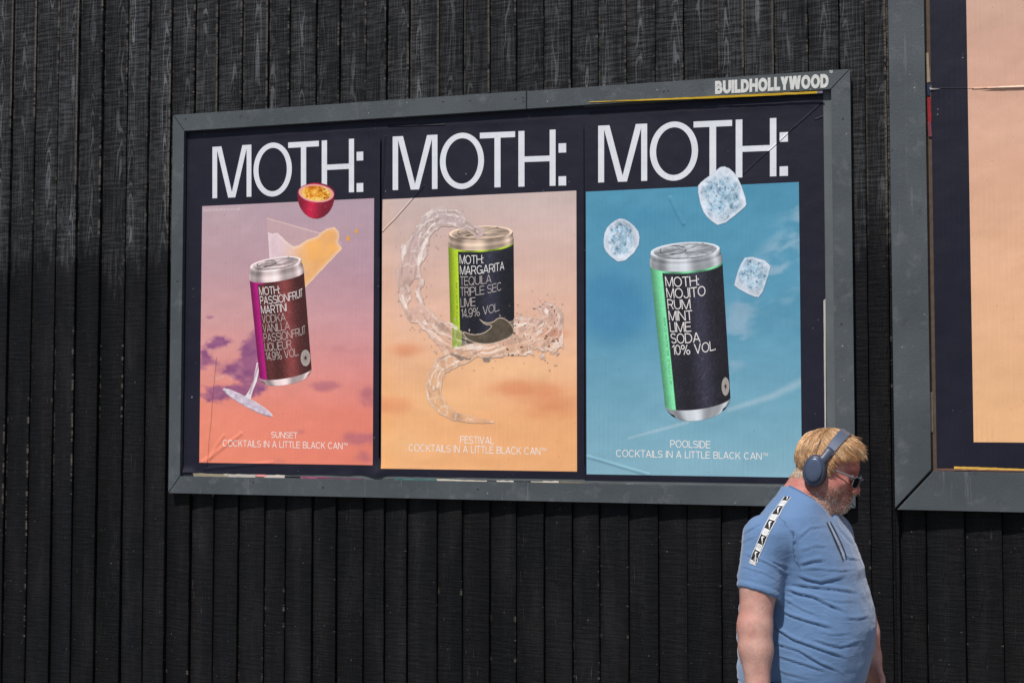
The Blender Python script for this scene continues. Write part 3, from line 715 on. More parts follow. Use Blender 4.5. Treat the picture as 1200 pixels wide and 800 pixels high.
can(p1, o1, (292.6,328), (356.2,318.5), (365.2,431.5), (304.2,442), 6.5, [(-15,.93),(-13.6,.95),(-11.5,.93),(-9.5,.97),(-5,1.0)], [(2,.985),(4.5,.93),(7.5,.82)],
    -.74, (176,20,122), (88,42,42), (248,226,226), ['MOTH:','PASSIONFRUIT','MARTINI','VODKA','VANILLA','PASSIONFRUIT','LIQUEUR','14.9% VOL.'], 9.4, 10.9, -.69, 5.0, ('PASSIONFRUIT', 1.86), (358.2,419.3,5.6,9.5), (3,4,5,6,7))
def fruitm(px, py):
    x = px-370.4; y = py-229
    return ((x/22)**2+((y+2.5)/11.8)**2 < 1) | ((y > -2) & ((x/21.5)**2+(y/27)**2 < 1))
def fruitc(px, py):
    x = px-370.4+.12*(py-229); y = py-226.5-.10*(px-370); r = np.sqrt((x/21)**2+(y/10.6)**2); n = fbm(px*.25, py*.3, 3, 61); n2 = vnoise(px*.8, py*.8, 62)
    c = np.array((162,24,58))[None]*(0.72+.5*np.exp(-((x+4)/9)**2))[:, None]+((n2 > .78)[:, None]*np.array((50,26,20)))*(n[:, None])
    c = mixc(c, (232,166,164), sstep(1.02, .97, r)); pulp = ramp(n+n2*.25, [(.3,(186,98,20)),(.55,(230,150,36)),(.8,(246,206,110))])
    c = np.where((r < .84)[:, None], pulp, c); sd = (vnoise(px*.35+3, py*.5, 66) > .80) & (r < .75) & (px > 372)
    return np.where(sd[:, None], np.array((92,52,18)), c)
grid_print('printed_fruit', p1, o1, bbox_px([(346,212),(395,212),(395,258),(346,258)]), .0016, 0.0012, fruitc, fruitm)
for (x, y, rx, ry) in ((408,279.5,2.3,3.6),(417.8,271,2.0,2.9),(424,264.5,.8,.8),(405.5,267,.7,.7)):
    Pd = np.array([(x+rx*math.cos(t), y+ry*math.sin(t)) for t in np.arange(12)/12*2*math.pi])
    flat_faces('printed_droplet', p1, o1, Pd, orient(Pd, [tuple(range(12))]), 0.0006, (222,160,84))
caption(p1, o1, 'SUNSET', [(318,505.5),(348.6,506.5),(348.6,513.5),(318,512.6)], 'COCKTAILS IN A LITTLE BLACK CAN', [(261.2,515),(401.5,518.4),(401.5,526),(261.2,522.8)], [(402.5,518.5),(407.3,518.6),(407.3,521.6),(402.5,521.5)])
Vs_, Fs_ = text_small('bedrinkaware.co.uk'); Pq, Fqq = text_quad('', [(239,243.6),(281.8,241.9),(281.8,246.4),(239,248.1)], V=Vs_, Fc=Fs_)
flat_faces('small_print', p1, o1, Pq, Fqq, 0.0006, (226,208,214))

# --- orange festival poster
o2 = offp(562)
p2 = poster('peach orange poster with a can in a swirl of splashing liquid', [(445.7,138), (684.7,126), (684.7,561), (445.7,556)], o2)
def sky2(px, py):
    t = (py-229)/(551-229); fb = fbm(px*.012, py*.03, 5, 71)
    c = ramp(t, [(0,(202,182,178)), (.2,(214,182,172)), (.42,(228,184,162)), (.6,(234,182,144)), (.8,(236,174,124)), (1,(238,176,122))])
    c = c+sstep(470, 450, px)[:, None]*np.array((4,0,-6))
    def blob(x, y, rx, ry): return np.exp(-(((px-x)/rx)**2+((py-y)/ry)**2))
    m = blob(610,455,40,11)+blob(650,475,38,20)+blob(460,475,30,12)+blob(475,410,26,10)*.8+blob(648,390,24,9)*.7
    fq = fbm(px*.04, py*.07, 4, 73); c = mixc(c, (216,132,92), sstep(.08, .95, m*(.25+1.1*fb)+.45*(fq-.5)*np.clip(m*2, 0, 1))*.62)
    h = blob(520,470,60,22)+blob(470,520,40,20)+blob(590,430,60,14)
    c = mixc(c, (244,194,140), h*.45)
    return c+(fb[:, None]-.5)*14
pic(p2, o2, pbox((447.4,390), (675.8,390), (562,228.6), (562,550.5)), sky2)
headline(p2, o2, [(460.2,160.2),(663.7,151.4),(663.7,217.4),(460.2,222.9)])
can(p2, o2, (525.4,287.5), (602,283), (602.8,384), (528.4,404), 8.0, [(-12.5,.97),(-10.5,.985),(-8.5,.965),(-6.5,.99),(-3,1.0)], [(2,.99),(5,.95),(8,.86)],
    -.70, (176,206,44), (32,32,44), (236,208,186), ['MOTH:','MARGARITA','TEQUILA','TRIPLE SEC','LIME','14.9% VOL.'], 10.0, 12.1, -.66, 5.5, ('MARGARITA', 1.50), (592,386,1.5,2.5), (2,3,4,5))
W1 = [(560,272),(546,264),(532,257),(516,256),(503,262),(493,274),(485,290),(480,310),(478,330),(481,348),(488,364),(499,379),(514,392),(530,401),(550,407),(572,408),(592,402),(612,398),(628,392),(640,384),(646,372),(640,364)]
R1 = np.array([6,9,11,12,12,12,12,13,13,12,12,13,14,15,16,17,19,24,28,30,22,10])*np.array([1]+[1.22]*8+[1.1]*13)
W2 = [(566,408),(548,414),(532,420),(518,428),(510,440),(508,454),(511,468),(519,479),(532,487),(550,491),(566,493),(578,494)]
R2 = np.array([11,12,12,11.5,10.5,9,8.5,7.5,6,4.5,3,1.2])
CANB0 = np.array([(560,372),(568,378),(577,378),(585,371),(594,374),(602.4,383),(602.6,393),(588,400),(572,404),(556,402),(546,397),(541,387),(552,392),(565,391),(573,386),(577,381),(568,381)], float)
for _ in range(2): CANB0 = np.stack([CANB0*.75+np.roll(CANB0, -1, 0)*.25, CANB0*.25+np.roll(CANB0, -1, 0)*.75], 1).reshape(-1, 2)
CANB = [tuple(q) for q in CANB0]
def splashf(px, py):
    d1, t1 = polydist(px, py, W1); d2, t2 = polydist(px, py, W2)
    e1 = np.interp(t1, np.arange(len(R1)), R1); e2 = np.interp(t2, np.arange(len(R2)), R2)
    n = (fbm(px*.10, py*.10, 4, 81)-.5)*.9+(fbm(px*.03, py*.03, 2, 82)-.5)*.9
    q1 = d1/e1-n; q2 = d2/e2-n*.7
    return q1, q2, t1, t2, d1, d2
def splashm(px, py):
    q1, q2, t1, t2, d1, d2 = splashf(px, py); r = (q1 < .92) | (q2 < .92)
    q = vnoise(px*.42, py*.42, 88); r |= (q > .93) & (np.hypot((px-626)/22, (py-358)/18) < 1) 
    clear = (q1 < .45) & (fbm(px*.07, py*.07, 2, 89) > .72) & (t1 < 12)
    q = vnoise(px*.36+5, py*.36, 87); r |= (q > .90) & (q1 < 1.7) & (t1 > 1)
    return (r & ~clear) | inpoly(px, py, CANB)
def splashc(px, py):
    q1, q2, t1, t2, d1, d2 = splashf(px, py); q = np.minimum(q1, q2); bg_ = sky2(px, py)
    oncan = (px > 530) & (px < 602.5) & (py < 408-(px-530)*.24); neck = (px > 529) & (px < 601) & (py < 286)
    oncan &= py > 288; grn = oncan & (px < 541)
    dk = np.where(grn[:, None], np.array((150,170,70)), np.array((88,78,66)))
    c = bg_*.965+np.array((-3,1,7)); c = np.where(oncan[:, None], dk, c)
    along = np.where((q1 < q2), t1, t2); ac = np.where(q1 < q2, d1, d2)
    f1 = fbm(ac*.42+along*.25, along*1.1, 4, 91); f2 = fbm(px*.16, py*.16, 4, 92); f3 = 1-np.abs(2*fbm(px*.085, py*.085, 4, 93)-1)
    hi = sstep(.56, .76, f1)*.55+sstep(.90, .98, f3)*.30; lo = sstep(.56, .76, f2)*.36+sstep(.46, .3, f1)*.34
    c = mixc(c, (150,128,118), np.clip(lo, 0, .65)); c = mixc(c, (250,242,234), np.clip(hi*1.25, 0, .85))
    c = mixc(c, (226,206,196), sstep(.62, .90, q)*.40); c = mixc(c, (178,152,140), sstep(.86, .92, q)*.5)
    band, _ = polydist(px, py, [(530,418),(548,424),(572,423),(596,422),(608,424)])
    c = mixc(c, (128,112,104), sstep(5.5, 3, band)*(q1 < .9)*.85)
    inc = inpoly(px, py, CANB); dcb, _ = polydist(px, py, CANB+[CANB[0]])
    cb = mixc(np.tile(np.array((86.,76.,64.)), (len(px), 1))*(0.75+.5*f2[:, None]), (226,206,186), sstep(1.5, .4, dcb)*.8); c = np.where(inc[:, None], cb, c)
    spl = (vnoise(px*.5, py*.32, 95) > .86) & (px > 590)
    return np.where(spl[:, None], np.array((112,82,66)), c)
grid_print('printed_splash', p2, o2, bbox_px([(462,240),(660,240),(660,500),(462,500)]), .0022, 0.0018, splashc, splashm)
caption(p2, o2, 'FESTIVAL', [(539.5,510.6),(578.8,511.7),(578.8,520.2),(539.5,519.3)], 'COCKTAILS IN A LITTLE BLACK CAN', [(479,520),(633.3,524.2),(633.3,532.8),(479,528.4)], [(634.5,524.3),(640.2,524.5),(640.2,528),(634.5,527.8)])

# --- blue poolside poster
o3 = offp(820)
p3 = poster('sky blue poolside poster with a mojito can and ice cubes', [(685,126), (964.5,111), (964.5,567), (685,561.5)], o3)
def sky3(px, py):
    t = (py-218)/(557-218); fb = fbm(px*.010, py*.022, 5, 101); f2 = fbm(px*.03+py*.035, py*.05-px*.012, 4, 102)
    c = ramp(t, [(0,(78,146,176)), (.25,(82,147,177)), (.5,(92,152,180)), (.75,(114,166,188)), (1,(132,176,194))])
    def blob(x, y, rx, ry): return np.exp(-(((px-x)/rx)**2+((py-y)/ry)**2))
    c = mixc(c, (52,120,164), sstep(.25, .9, (blob(720,360,50,55)+blob(760,255,90,24)*.5)*(.4+1.1*fb))*.55)
    d1, _ = polydist(px, py, [(945,250),(900,320),(868,370),(850,420)])
    m = sstep(34, 4, d1)*sstep(.42, .72, f2)+blob(930,330,26,40)*sstep(.4, .7, f2)*.8+blob(730,490,50,34)*.45*sstep(.4, .7, fb)
    c = mixc(c, (172,190,208), np.clip(m, 0, 1)*.55)
    d2, t2 = polydist(px, py, [(737,513),(808,494),(870,475),(905,464),(942,446)])
    c = mixc(c, (196,208,216), sstep(2.2+t2*1.5, .2, d2)*(0.18+.45*fb)*np.where(np.abs(px-830) < 22, .3, 1))
    return c+(fb[:, None]-.5)*20
pic(p3, o3, pbox((687,390), (938,390), (812,219), (812,557.3)), sky3)
headline(p3, o3, [(701,147.5),(923.6,137.8),(923.6,206.1),(701,214)])
can(p3, o3, (761.8,311.5), (846.6,305.5), (856,465), (779.3,475), 9.5, [(-15,.945),(-13,.965),(-10.5,.945),(-8,.985),(-4,1.0)], [(2.5,.985),(6,.94),(10,.86),(13,.74)],
    -.67, (122,216,160), (36,35,46), (214,220,228), ['MOTH:','MOJITO','RUM','MINT','LIME','SODA','10% VOL.'], 11.6, 13.25, -.62, 6.0, ('MOJITO', 1.16), (850.2,452.7,4.4,10.5), ())
def ice(name, poly, ctr, rr, seed):
    P = np.array(poly, float)
    b = bbox_px([(P[:, 0].min()-2, P[:, 1].min()-2), (P[:, 0].max()+2, P[:, 1].min()-2), (P[:, 0].max()+2, P[:, 1].max()+2), (P[:, 0].min()-2, P[:, 1].max()+2)])
    # round the corners
    Q = P
    for _ in range(1): Q = np.stack([Q*.75+np.roll(Q, -1, 0)*.25, Q*.25+np.roll(Q, -1, 0)*.75], 1).reshape(-1, 2)
    def cf(px, py):
        d, _ = polydist(px, py, [tuple(q) for q in Q]+[tuple(Q[0])]); r = np.hypot((px-ctr[0])/rr[0], (py-ctr[1])/rr[1])
        f = fbm(px*.19, py*.19, 4, seed); g2 = 1-np.abs(2*fbm(px*.13, py*.13, 4, seed+3)-1); n = vnoise(px*.75, py*.75, seed+5)
        c = np.array((198,208,221))[None]+(f[:, None]-.5)*60
        core = sstep(1.45, .85, r+(f-.5)*.6)*.85
        ang = np.arctan2(py-ctr[1], px-ctr[0]); fac = np.floor((ang+math.pi+seed)/(2*math.pi)*5)
        c = c+(vnoise(fac*3.7, fac*0+seed, 1)[:, None]-.5)*34
        inner = np.array((150,184,206))[None]+(n[:, None]-.5)*55+(f[:, None]-.5)*90
        inner = mixc(inner, (52,84,116), sstep(.60, .72, fbm(px*.3, py*.3, 3, seed+9))*.7); inner = mixc(inner, (216,226,236), sstep(.82, .95, g2)*.6)
        c = c*(1-core[:, None])+inner*core[:, None]
        c = mixc(c, (226,232,240), sstep(3.2, .8, d)*.5); return mixc(c, (158,182,206), sstep(.9, 0, d)*.5)
    return grid_print('printed_ice_cube', p3, o3, b, .0016, 0.0016, cf, lambda px, py: inpoly(px, py, [tuple(q) for q in Q]))
ice('a', [(846,194),(858,199),(867,212.5),(875.5,238),(872,244),(844,266),(831,257),(822.5,246),(817,219),(823,212),(836,203)], (846,231), (19,19), 200)
ice('b', [(728.5,255),(741,262),(750,273.5),(747.8,292),(728,309.5),(711.5,297.5),(707,287),(709,269.5),(718,260)], (727.5,281), (12.5,16), 220)
ice('c', [(875,299),(904,307.6),(900,323.7),(891.5,348),(882.5,347.5),(861,336),(861,331),(867,311)], (883,321), (15,15), 240)
caption(p3, o3, 'POOLSIDE', [(785.5,515.4),(832.3,516.5),(832.3,525),(785.5,524)], 'COCKTAILS IN A LITTLE BLACK CAN', [(722,526.6),(892.6,530.1),(892.6,538.2),(722,535)], [(893.8,530.2),(900,530.3),(900,534),(893.8,533.9)])

# --- second billboard's poster
xa = float(wp(1092.5, 200)[0]); xb = o2x1-wr-.01; za = float(wp(1110, 547.5)[2]); zb = o2z1-hr-.012
pxl = float(wp(1136.5, 250)[0]); pzb = float(wp(1160, 518)[2])
o4 = (0.5*(xa+xb), YP, za)
p4 = empty('poster', o4); tag(p4, 'huge peach coloured poster with a broad navy border at the right edge', 'poster')
grid_print('paper_sheet', p4, o4, (xa, xb, za, zb), .02, 0.0, lambda px, py: NAVY+(fbm(px*.02, py*.02, 3, 4)[:, None]-.5)*8, None, False)
def sky4(px, py):
    t = (py-0)/518; fb = fbm(px*.006, py*.02, 4, 111)
    c = ramp(t, [(-1.2,(176,160,176)), (-.4,(190,160,164)), (0,(206,166,148)), (.3,(218,172,148)), (.65,(228,178,142)), (1,(232,182,134))])
    return c+(fb[:, None]-.5)*16
grid_print('printed_sky', p4, o4, (pxl, xb-.13, pzb, zb-.6), .012, 0.0004, sky4, None, False)

# --- scraps of older posters round the edges, and a fold's highlight as pale strips
def paper(c): return ink(np.array(c, float))
def paper_piece(poly, c, y, par, off, wob=.6):
    P = []
    n = len(poly)
    for k in range(n):
        a = np.array(poly[k], float); b = np.array(poly[(k+1) % n], float); m = max(1, int(np.linalg.norm(b-a)/4))
        for j in range(m): P.append(a+(b-a)*j/m+(rng.uniform(-wob, wob, 2)*.35 if j else 0))
    W = np.array([wallpt(np.array(p[0]), np.array(p[1]), y+rng.uniform(-.0015, .0)) for p in P])
    B = W.copy(); B[:, 1] += .0006; n = len(P)
    a = MB(); a.add(np.concatenate([W, B]), orient(np.array(P), [tuple(range(n))])+[(k, n+k, n+(k+1) % n, (k+1) % n) for k in range(n)], paper(c))
    return a.build('paper_scrap_or_highlight', M_print, par, off=off)
ys = -.0265
paper_piece([(545,126.0),(690,118.5),(760,115.2),(760,117.2),(690,120.4),(545,127.4)], (168,136,30), ys, bb, off1)
paper_piece([(690,119.2),(760,116.2),(850,112.0),(957.5,106.9),(957.5,109.6),(850,114.6),(760,118.0),(690,119.9)], (196,160,30), -.0535, bb, off1, .3)
paper_piece([(957.5,106.9),(964,106.6),(964,109.2),(957.5,109.5)], (110,104,130), -.0535, bb, off1, .3)
paper_piece([(213.5,156),(216.4,156.5),(217.6,172),(217.2,215),(216.0,262),(214.5,300)], (176,160,40), -.0272, bb, off1, .3)
paper_piece([(965,352),(967.4,350),(968.3,540),(966.5,540)], (186,182,176), -.0275, bb, off1, .25)
paper_piece([(964.5,560),(970.5,556),(971,568),(965,569)], (160,150,140), -.0275, bb, off1, .25)
for (x0, x1, y0, y1, c) in ((216,240,553,557,(40,40,52)),(226,268,554.2,558.5,(150,140,118)),(262,300,555,559.2,(186,180,172)),(298,312,555.6,558.4,(226,150,150)),(308,334,556,559.6,(216,204,196)),(334,352,557.6,560.8,(34,26,34)),
        (352,384,558.2,561.6,(168,70,110)),(372,428,559.4,562.6,(120,34,84)),(428,446,561.2,564.4,(196,190,200)),(446,462,560.8,563.8,(60,66,72)),(462,512,560.2,564.0,(64,112,112)),(511,533,561.0,565.6,(208,200,180)),
        (532,571,561.8,566.2,(222,212,190)),(570,582,562.6,566.4,(52,48,46)),(581,602,562.6,566.8,(224,216,202)),(602,624,563,567,(36,34,38)),(622,637,563.4,567.4,(186,176,158)),(636,655,563.2,568,(216,206,190)),(655,686,564,568.4,(122,110,90)),
        (690,722,565.6,568.0,(88,84,80)),(734,743,566.2,569.6,(170,150,146)),(760,830,567.6,570.4,(56,54,56)),(830,930,568.6,571.8,(72,72,74))):
    k = (x0+x1)/2; paper_piece([(x0,y0),(x1,y0+(x1-x0)*.022),(x1-1,y1+(x1-x0)*.02),(x0+1.5,y1)], c, -.0285+rng.uniform(-.002, .001), bb, off1, 1.3)
for (poly, c) in (([(1086.2,98),(1089.2,98),(1089.4,112),(1086.6,112)], (28,48,84)), ([(1086.4,114),(1090.3,114),(1091.5,143),(1087.2,143)], (146,34,42)), ([(1087,143),(1091,143),(1092,160),(1088,160)], (120,60,70)),
                  ([(1084.5,62),(1088,62),(1090,96),(1086,97)], (150,134,112)), ([(1089,459),(1092.5,459),(1093,506),(1090,506)], (150,138,124)),
                  ([(1118,546.3),(1166,547.6),(1200,549.2),(1200,551),(1150,550),(1118,549)], (226,180,78)), ([(1100,549.0),(1260,552),(1260,553.6),(1100,550.6)], (120,86,82))):
    paper_piece(poly, c, -.0315, bb2, off2, .4)

paper_piece([(1150,103.6),(1168,101.6),(1215,99.4),(1262,96.8),(1262,99.2),(1215,102.0),(1172,103.9)], (246,214,192), -.0335, bb2, off2, .3)  # highlight on the poster's lifted fold, put in as a pale strip
paper_piece([(1089,102.6),(1096,103.6),(1102,104.2),(1096,104.8),(1090,105)], (190,186,184), -.0325, bb2, off2, .3)  # white end of the same fold, also a pale strip
# --- stencilled owner's name on the top rail
M_letter = mat_plain('stencil_paint', (0.56, 0.56, 0.54), 0.6, var=0.35, scale=70)
q = [(838,95.2),(971,86.6),(971,102.8),(838,110.6)]
it = [text_quad('BUILDHOLLYWOOD', q, .27, .035), text_quad('TM', [(971.8,82.5),(975.6,82.3),(975.6,85.8),(971.8,86)], .2)]
P_, F_ = join2d(it); W = wallpt(P_[:, 0], P_[:, 1], YF-.0016); W[:, 1] -= P_[:, 2]
obj('stencil_lettering', raw_mesh('stencil_lettering', W-np.array(off1), F_, None, False, [M_letter]), bb)

# ------------------------------------------------------------------ the man: distance fields meshed as one skin
class Field:
    def __init__(s, xs, ys, zs):
        s.ax = [np.asarray(a, np.float32) for a in (xs, ys, zs)]; s.F = np.full([len(a) for a in s.ax], 1.0, np.float32)
    def _win(s, lo, hi):
        sl = [slice(max(0, int(np.searchsorted(a, l))-1), int(np.searchsorted(a, h))+1) for a, l, h in zip(s.ax, lo, hi)]
        g = np.meshgrid(*[a[q] for a, q in zip(s.ax, sl)], indexing='ij', sparse=True); return tuple(sl), g
    def op(s, fn, lo, hi, k=0.01, sub=False, inter=False):
        m = max(k*1.5, .02); sl, (X, Y, Z) = s._win(np.array(lo)-m, np.array(hi)+m)
        if s.F[sl].size == 0: return
        d = fn(X, Y, Z).astype(np.float32); a = s.F[sl]
        if sub or inter:
            b = -d if sub else d; h = np.clip(.5-.5*(a-b)/k, 0, 1); s.F[sl] = a*(1-h)+b*h+k*h*(1-h)
        else:
            h = np.clip(.5+.5*(a-d)/k, 0, 1); s.F[sl] = a*(1-h)+d*h-k*h*(1-h)
    def cone(s, a, b, ra, rb, k=.01, **kw):
        a = np.array(a, float); b = np.array(b, float); ba = b-a; L2 = ba@ba
        def fn(X, Y, Z):
            t = np.clip(((X-a[0])*ba[0]+(Y-a[1])*ba[1]+(Z-a[2])*ba[2])/L2, 0, 1)
            return np.sqrt((X-a[0]-t*ba[0])**2+(Y-a[1]-t*ba[1])**2+(Z-a[2]-t*ba[2])**2)-(ra+(rb-ra)*t)
        r = max(ra, rb); s.op(fn, np.minimum(a, b)-r, np.maximum(a, b)+r, k, **kw)
    def ell(s, c, r, R=None, k=.01, **kw):
        c = np.array(c, float); r = np.array(r, float); R = np.eye(3) if R is None else np.array(R)   # rows of R: local axes
        def fn(X, Y, Z):
            dx, dy, dz = X-c[0], Y-c[1], Z-c[2]
            q = [(R[i, 0]*dx+R[i, 1]*dy+R[i, 2]*dz)/r[i] for i in range(3)]
            n = np.sqrt(q[0]**2+q[1]**2+q[2]**2); g = np.sqrt((q[0]/r[0])**2+(q[1]/r[1])**2+(q[2]/r[2])**2)+1e-9
            return n*(n-1)/g
        m = r.max(); s.op(fn, c-m, c+m, k, **kw)
    def mesh(s, smooth=2, lam=.5):
        F = s.F; nx, ny, nz = F.shape; S = F < 0
        c = np.zeros((nx-1, ny-1, nz-1), np.int8)
        for i in (0, 1):
            for j in (0, 1):
                for k in (0, 1): c += S[i:nx-1+i, j:ny-1+j, k:nz-1+k]
        I = np.argwhere((c > 0) & (c < 8)); idx = np.full(c.shape, -1, np.int64); idx[tuple(I.T)] = np.arange(len(I))
        P = np.zeros((len(I), 3)); n = np.zeros(len(I))
        cor = [(i, j, k) for i in (0, 1) for j in (0, 1) for k in (0, 1)]
        val = {q: F[I[:, 0]+q[0], I[:, 1]+q[1], I[:, 2]+q[2]] for q in cor}
        for a in cor:
            for d in range(3):
                if a[d] == 0:
                    b = list(a); b[d] = 1; b = tuple(b); va, vb = val[a], val[b]; m = (va < 0) != (vb < 0)
                    t = np.where(m, va/np.where(m, va-vb, 1), 0); q = np.array(a, float)[None].repeat(len(I), 0); q[:, d] += t
                    P[m] += q[m]; n += m
        P = I+P/n[:, None]
        V = np.stack([np.interp(P[:, d], np.arange(len(s.ax[d])), s.ax[d]) for d in range(3)], -1)
        Q = []
        for d in range(3):
            a = [slice(None)]*3; b = [slice(None)]*3; a[d] = slice(0, -1); b[d] = slice(1, None)
            sa, sb = S[tuple(a)], S[tuple(b)]; E_ = np.argwhere(sa != sb); u, v = [(1, 2), (2, 0), (0, 1)][d]
            E_ = E_[(E_[:, u] > 0) & (E_[:, v] > 0) & (E_[:, u] < F.shape[u]-1) & (E_[:, v] < F.shape[v]-1)]
            def gi(du, dv):
                e = E_.copy(); e[:, u] -= du; e[:, v] -= dv; return idx[tuple(e.T)]
            f = np.stack([gi(1, 1), gi(0, 1), gi(0, 0), gi(1, 0)], -1); fl = ~sa[tuple(E_.T)]
            f[fl] = f[fl][:, ::-1]; Q.append(f)
        Q = np.concatenate(Q); Q = Q[(Q >= 0).all(1)]
        e = np.concatenate([Q[:, [0, 1]], Q[:, [1, 2]], Q[:, [2, 3]], Q[:, [3, 0]]])
        for _ in range(smooth):
            A = np.zeros_like(V); cn = np.zeros(len(V))
            np.add.at(A, e[:, 0], V[e[:, 1]]); np.add.at(A, e[:, 1], V[e[:, 0]]); np.add.at(cn, e[:, 0], 1); np.add.at(cn, e[:, 1], 1)
            V = V+lam*(A/np.maximum(cn, 1)[:, None]-V)
        return V, Q
def vnormals(V, Q):
    n = np.cross(V[Q[:, 2]]-V[Q[:, 0]], V[Q[:, 3]]-V[Q[:, 1]]); N_ = np.zeros_like(V)
    for k in range(4): np.add.at(N_, Q[:, k], n)
    return N_/(np.linalg.norm(N_, axis=1)[:, None]+1e-12)
def axis(segs):
    out = []
    for a, b, h in segs: out.append(np.arange(a, b, h))
    return np.concatenate(out+[[segs[-1][1]]])

# frame of the figure: x to the right of the photograph, y away from it, z up
MD = 3.90
FH = np.array([math.sin(YAW), math.cos(YAW), 0.0])
_d = rays(np.array(940.), np.array(467.)); _t = MD/(_d@FH); MAN0 = CAM+_t*_d; MAN0[2] = 0.0
RL = np.stack([RT, FH, np.array([0, 0, 1.0])])           # world -> figure rows
CL = RL@(CAM-MAN0)
def mp(px, py, dep=0.0):
    d = RL@rays(np.array(float(px)), np.array(float(py))); t = (dep-CL[1])/d[1]; return CL+t*d
def mpx(V):
    W = np.asarray(V)@RL+MAN0; return topx(W)
person = empty('person', tuple(MAN0), -YAW)
tag(person, 'heavyset fair haired man in blue t-shirt walking past, head bowed', 'person')

BA = math.radians(33); BF = np.array([math.cos(BA), -math.sin(BA), 0]); BLt = np.array([math.sin(BA), math.cos(BA), 0])
# (photo row, left, right silhouette, width/depth ratio)
TOR = [(566,921,966,1.05),(578,912,972,1.30),(588,902,980,1.65),(600,890,988,1.85),(615,884,996,1.75),(632,881,1003,1.55),(650,880,1008,1.36),(664,879,1011,1.22),(675,877,1010.5,1.14),(690,873,1015,1.08),
       (710,870,1020,1.05),(730,868,1021.5,1.03),(750,867,1020,1.03),(770,867,1016.5,1.04),(785,868,1013,1.05),(800,868.5,1009,1.06),(830,872,1004,1.08)]
def torso_tab(grow):
    z = []; c = []; A = []; B = []
    for (py, l, r, q) in TOR:
        a = mp(l, py); b = mp(r, py); hw = 0.5*(b[0]-a[0])+grow
        A_ = hw/math.sqrt(math.cos(BA)**2+q*q*math.sin(BA)**2); z.append(0.5*(a[2]+b[2])); c.append(0.5*(a[0]+b[0])); A.append(A_); B.append(A_*q)
    o = np.argsort(z); return [np.array(v)[o] for v in (z, c, A, B)]
def torso_fn(grow, ztop=9, zbot=-9):
    z, c, A, B = torso_tab(grow)
    def fn(X, Y, Z):
        cx = np.interp(Z, z, c); a = np.interp(Z, z, A); b = np.interp(Z, z, B)
        dx = X-cx; u = (dx*BF[0]+Y*BF[1])/a; v = (dx*BLt[0]+Y*BLt[1])/b; n = (np.abs(u)**2.2+np.abs(v)**2.2)**(1/2.2)
        return np.maximum((n-1)*np.minimum(a, b)*.8, np.maximum(Z-ztop, zbot-Z))
    return fn
tz, tc, tA, tB = torso_tab(0.0)
ZHEM = mp(940, 804)[2]

# head frame
HB, HP = math.radians(22), math.radians(21)
hf = np.array([math.cos(HB)*math.cos(HP), -math.sin(HB)*math.cos(HP), -math.sin(HP)]); hl = np.array([math.sin(HB), math.cos(HB), 0.0]); hu = np.cross(hf, hl)
HR = np.stack([hf, hl, hu]); HC = mp(968.5, 543.0, 0.0)
def hd(x, y, z): return HC+x*hf+y*hl+z*hu
HS = 1.0

# limbs (near = his right, far = his left)
nS, nE, nW = mp(894, 630, -.150), mp(884.5, 735, -.195), mp(888, 802, -.225)
fS, fE, fW = mp(973, 628, .150), mp(1007, 722, .215), mp(1020, 768, .190)

f = Field(axis([(-.29, -.03, .0048), (-.03, .215, .0036), (.215, .30, .0045)]), axis([(-.34, -.125, .0048), (-.125, .125, .0036), (.125, .32, .0048)]),
          axis([(-.02, .60, .012), (.60, .98, .0045), (.98, 1.30, .008), (1.30, 1.72, .0036)]))
ZTOP = mp(940, 570)[2]
f.op(torso_fn(-.018, ZTOP-.01, ZHEM-.16), (-.24, -.3, ZHEM-.2), (.26, .3, 1.62), .02)
# neck and nape
nb = mp(938, 590, .0); f.cone(nb, hd(-.014, 0, -.045), .072, .060, .012); f.cone(mp(952, 596, -.01), hd(.02, 0, -.085), .062, .046, .018)
# skull and face
E3 = HR
f.ell(hd(.002, 0, .014), (.091, .078, .089), E3, .012); f.ell(hd(.034, 0, -.050), (.060, .061, .072), E3, .02)
for sd_ in (-1, 1):
    f.ell(hd(.030, sd_*.036, -.062), (.040, .034, .042), E3, .018)             # cheek and jowl
    f.ell(hd(.066, sd_*.036, -.030), (.022, .022, .017), E3, .016)              # cheekbone
f.ell(hd(.083, 0, -.100), (.024, .031, .023), E3, .018); f.ell(hd(.048, 0, -.114), (.040, .044, .022), E3, .02)   # chin, double chin
f.ell(hd(.074, 0, .016), (.020, .056, .013), E3, .014)                          # brow
for sd_ in (-1, 1):
    f.ell(hd(.100, sd_*.031, -.008), (.020, .018, .012), E3, .010, sub=True)     # sockets
    f.ell(hd(.079, sd_*.031, -.008), (.013, .014, .010), E3, .005)              # lids
f.cone(hd(.084, 0, .004), hd(.107, 0, -.040), .0095, .0125, .010); f.ell(hd(.108, 0, -.043), (.0135, .0125, .011), E3, .006)
for sd_ in (-1, 1):
    f.ell(hd(.098, sd_*.0125, -.047), (.012, .008, .008), E3, .005)
    f.ell(hd(.1, sd_*.007, -.0565), (.006, .0035, .005), E3, .003, sub=True)
    f.cone(hd(.094, sd_*.016, -.050), hd(.082, sd_*.036, -.078), .003, .003, .012, sub=True)
f.ell(hd(.083, 0, -.072), (.022, .035, .018), E3, .012)                          # muzzle
f.ell(hd(.101, 0, -.0695), (.008, .022, .0055), E3, .006); f.ell(hd(.100, 0, -.081), (.008, .020, .006), E3, .006)
f.ell(hd(.109, 0, -.0752), (.014, .027, .0022), E3, .003, sub=True)
for sd_ in (-1, 1):
    f.ell(hd(-.012, sd_*.078, -.022), (.020, .008, .030), E3, .006); f.ell(hd(-.010, sd_*.088, -.020), (.011, .006, .018), E3, .004, sub=True)
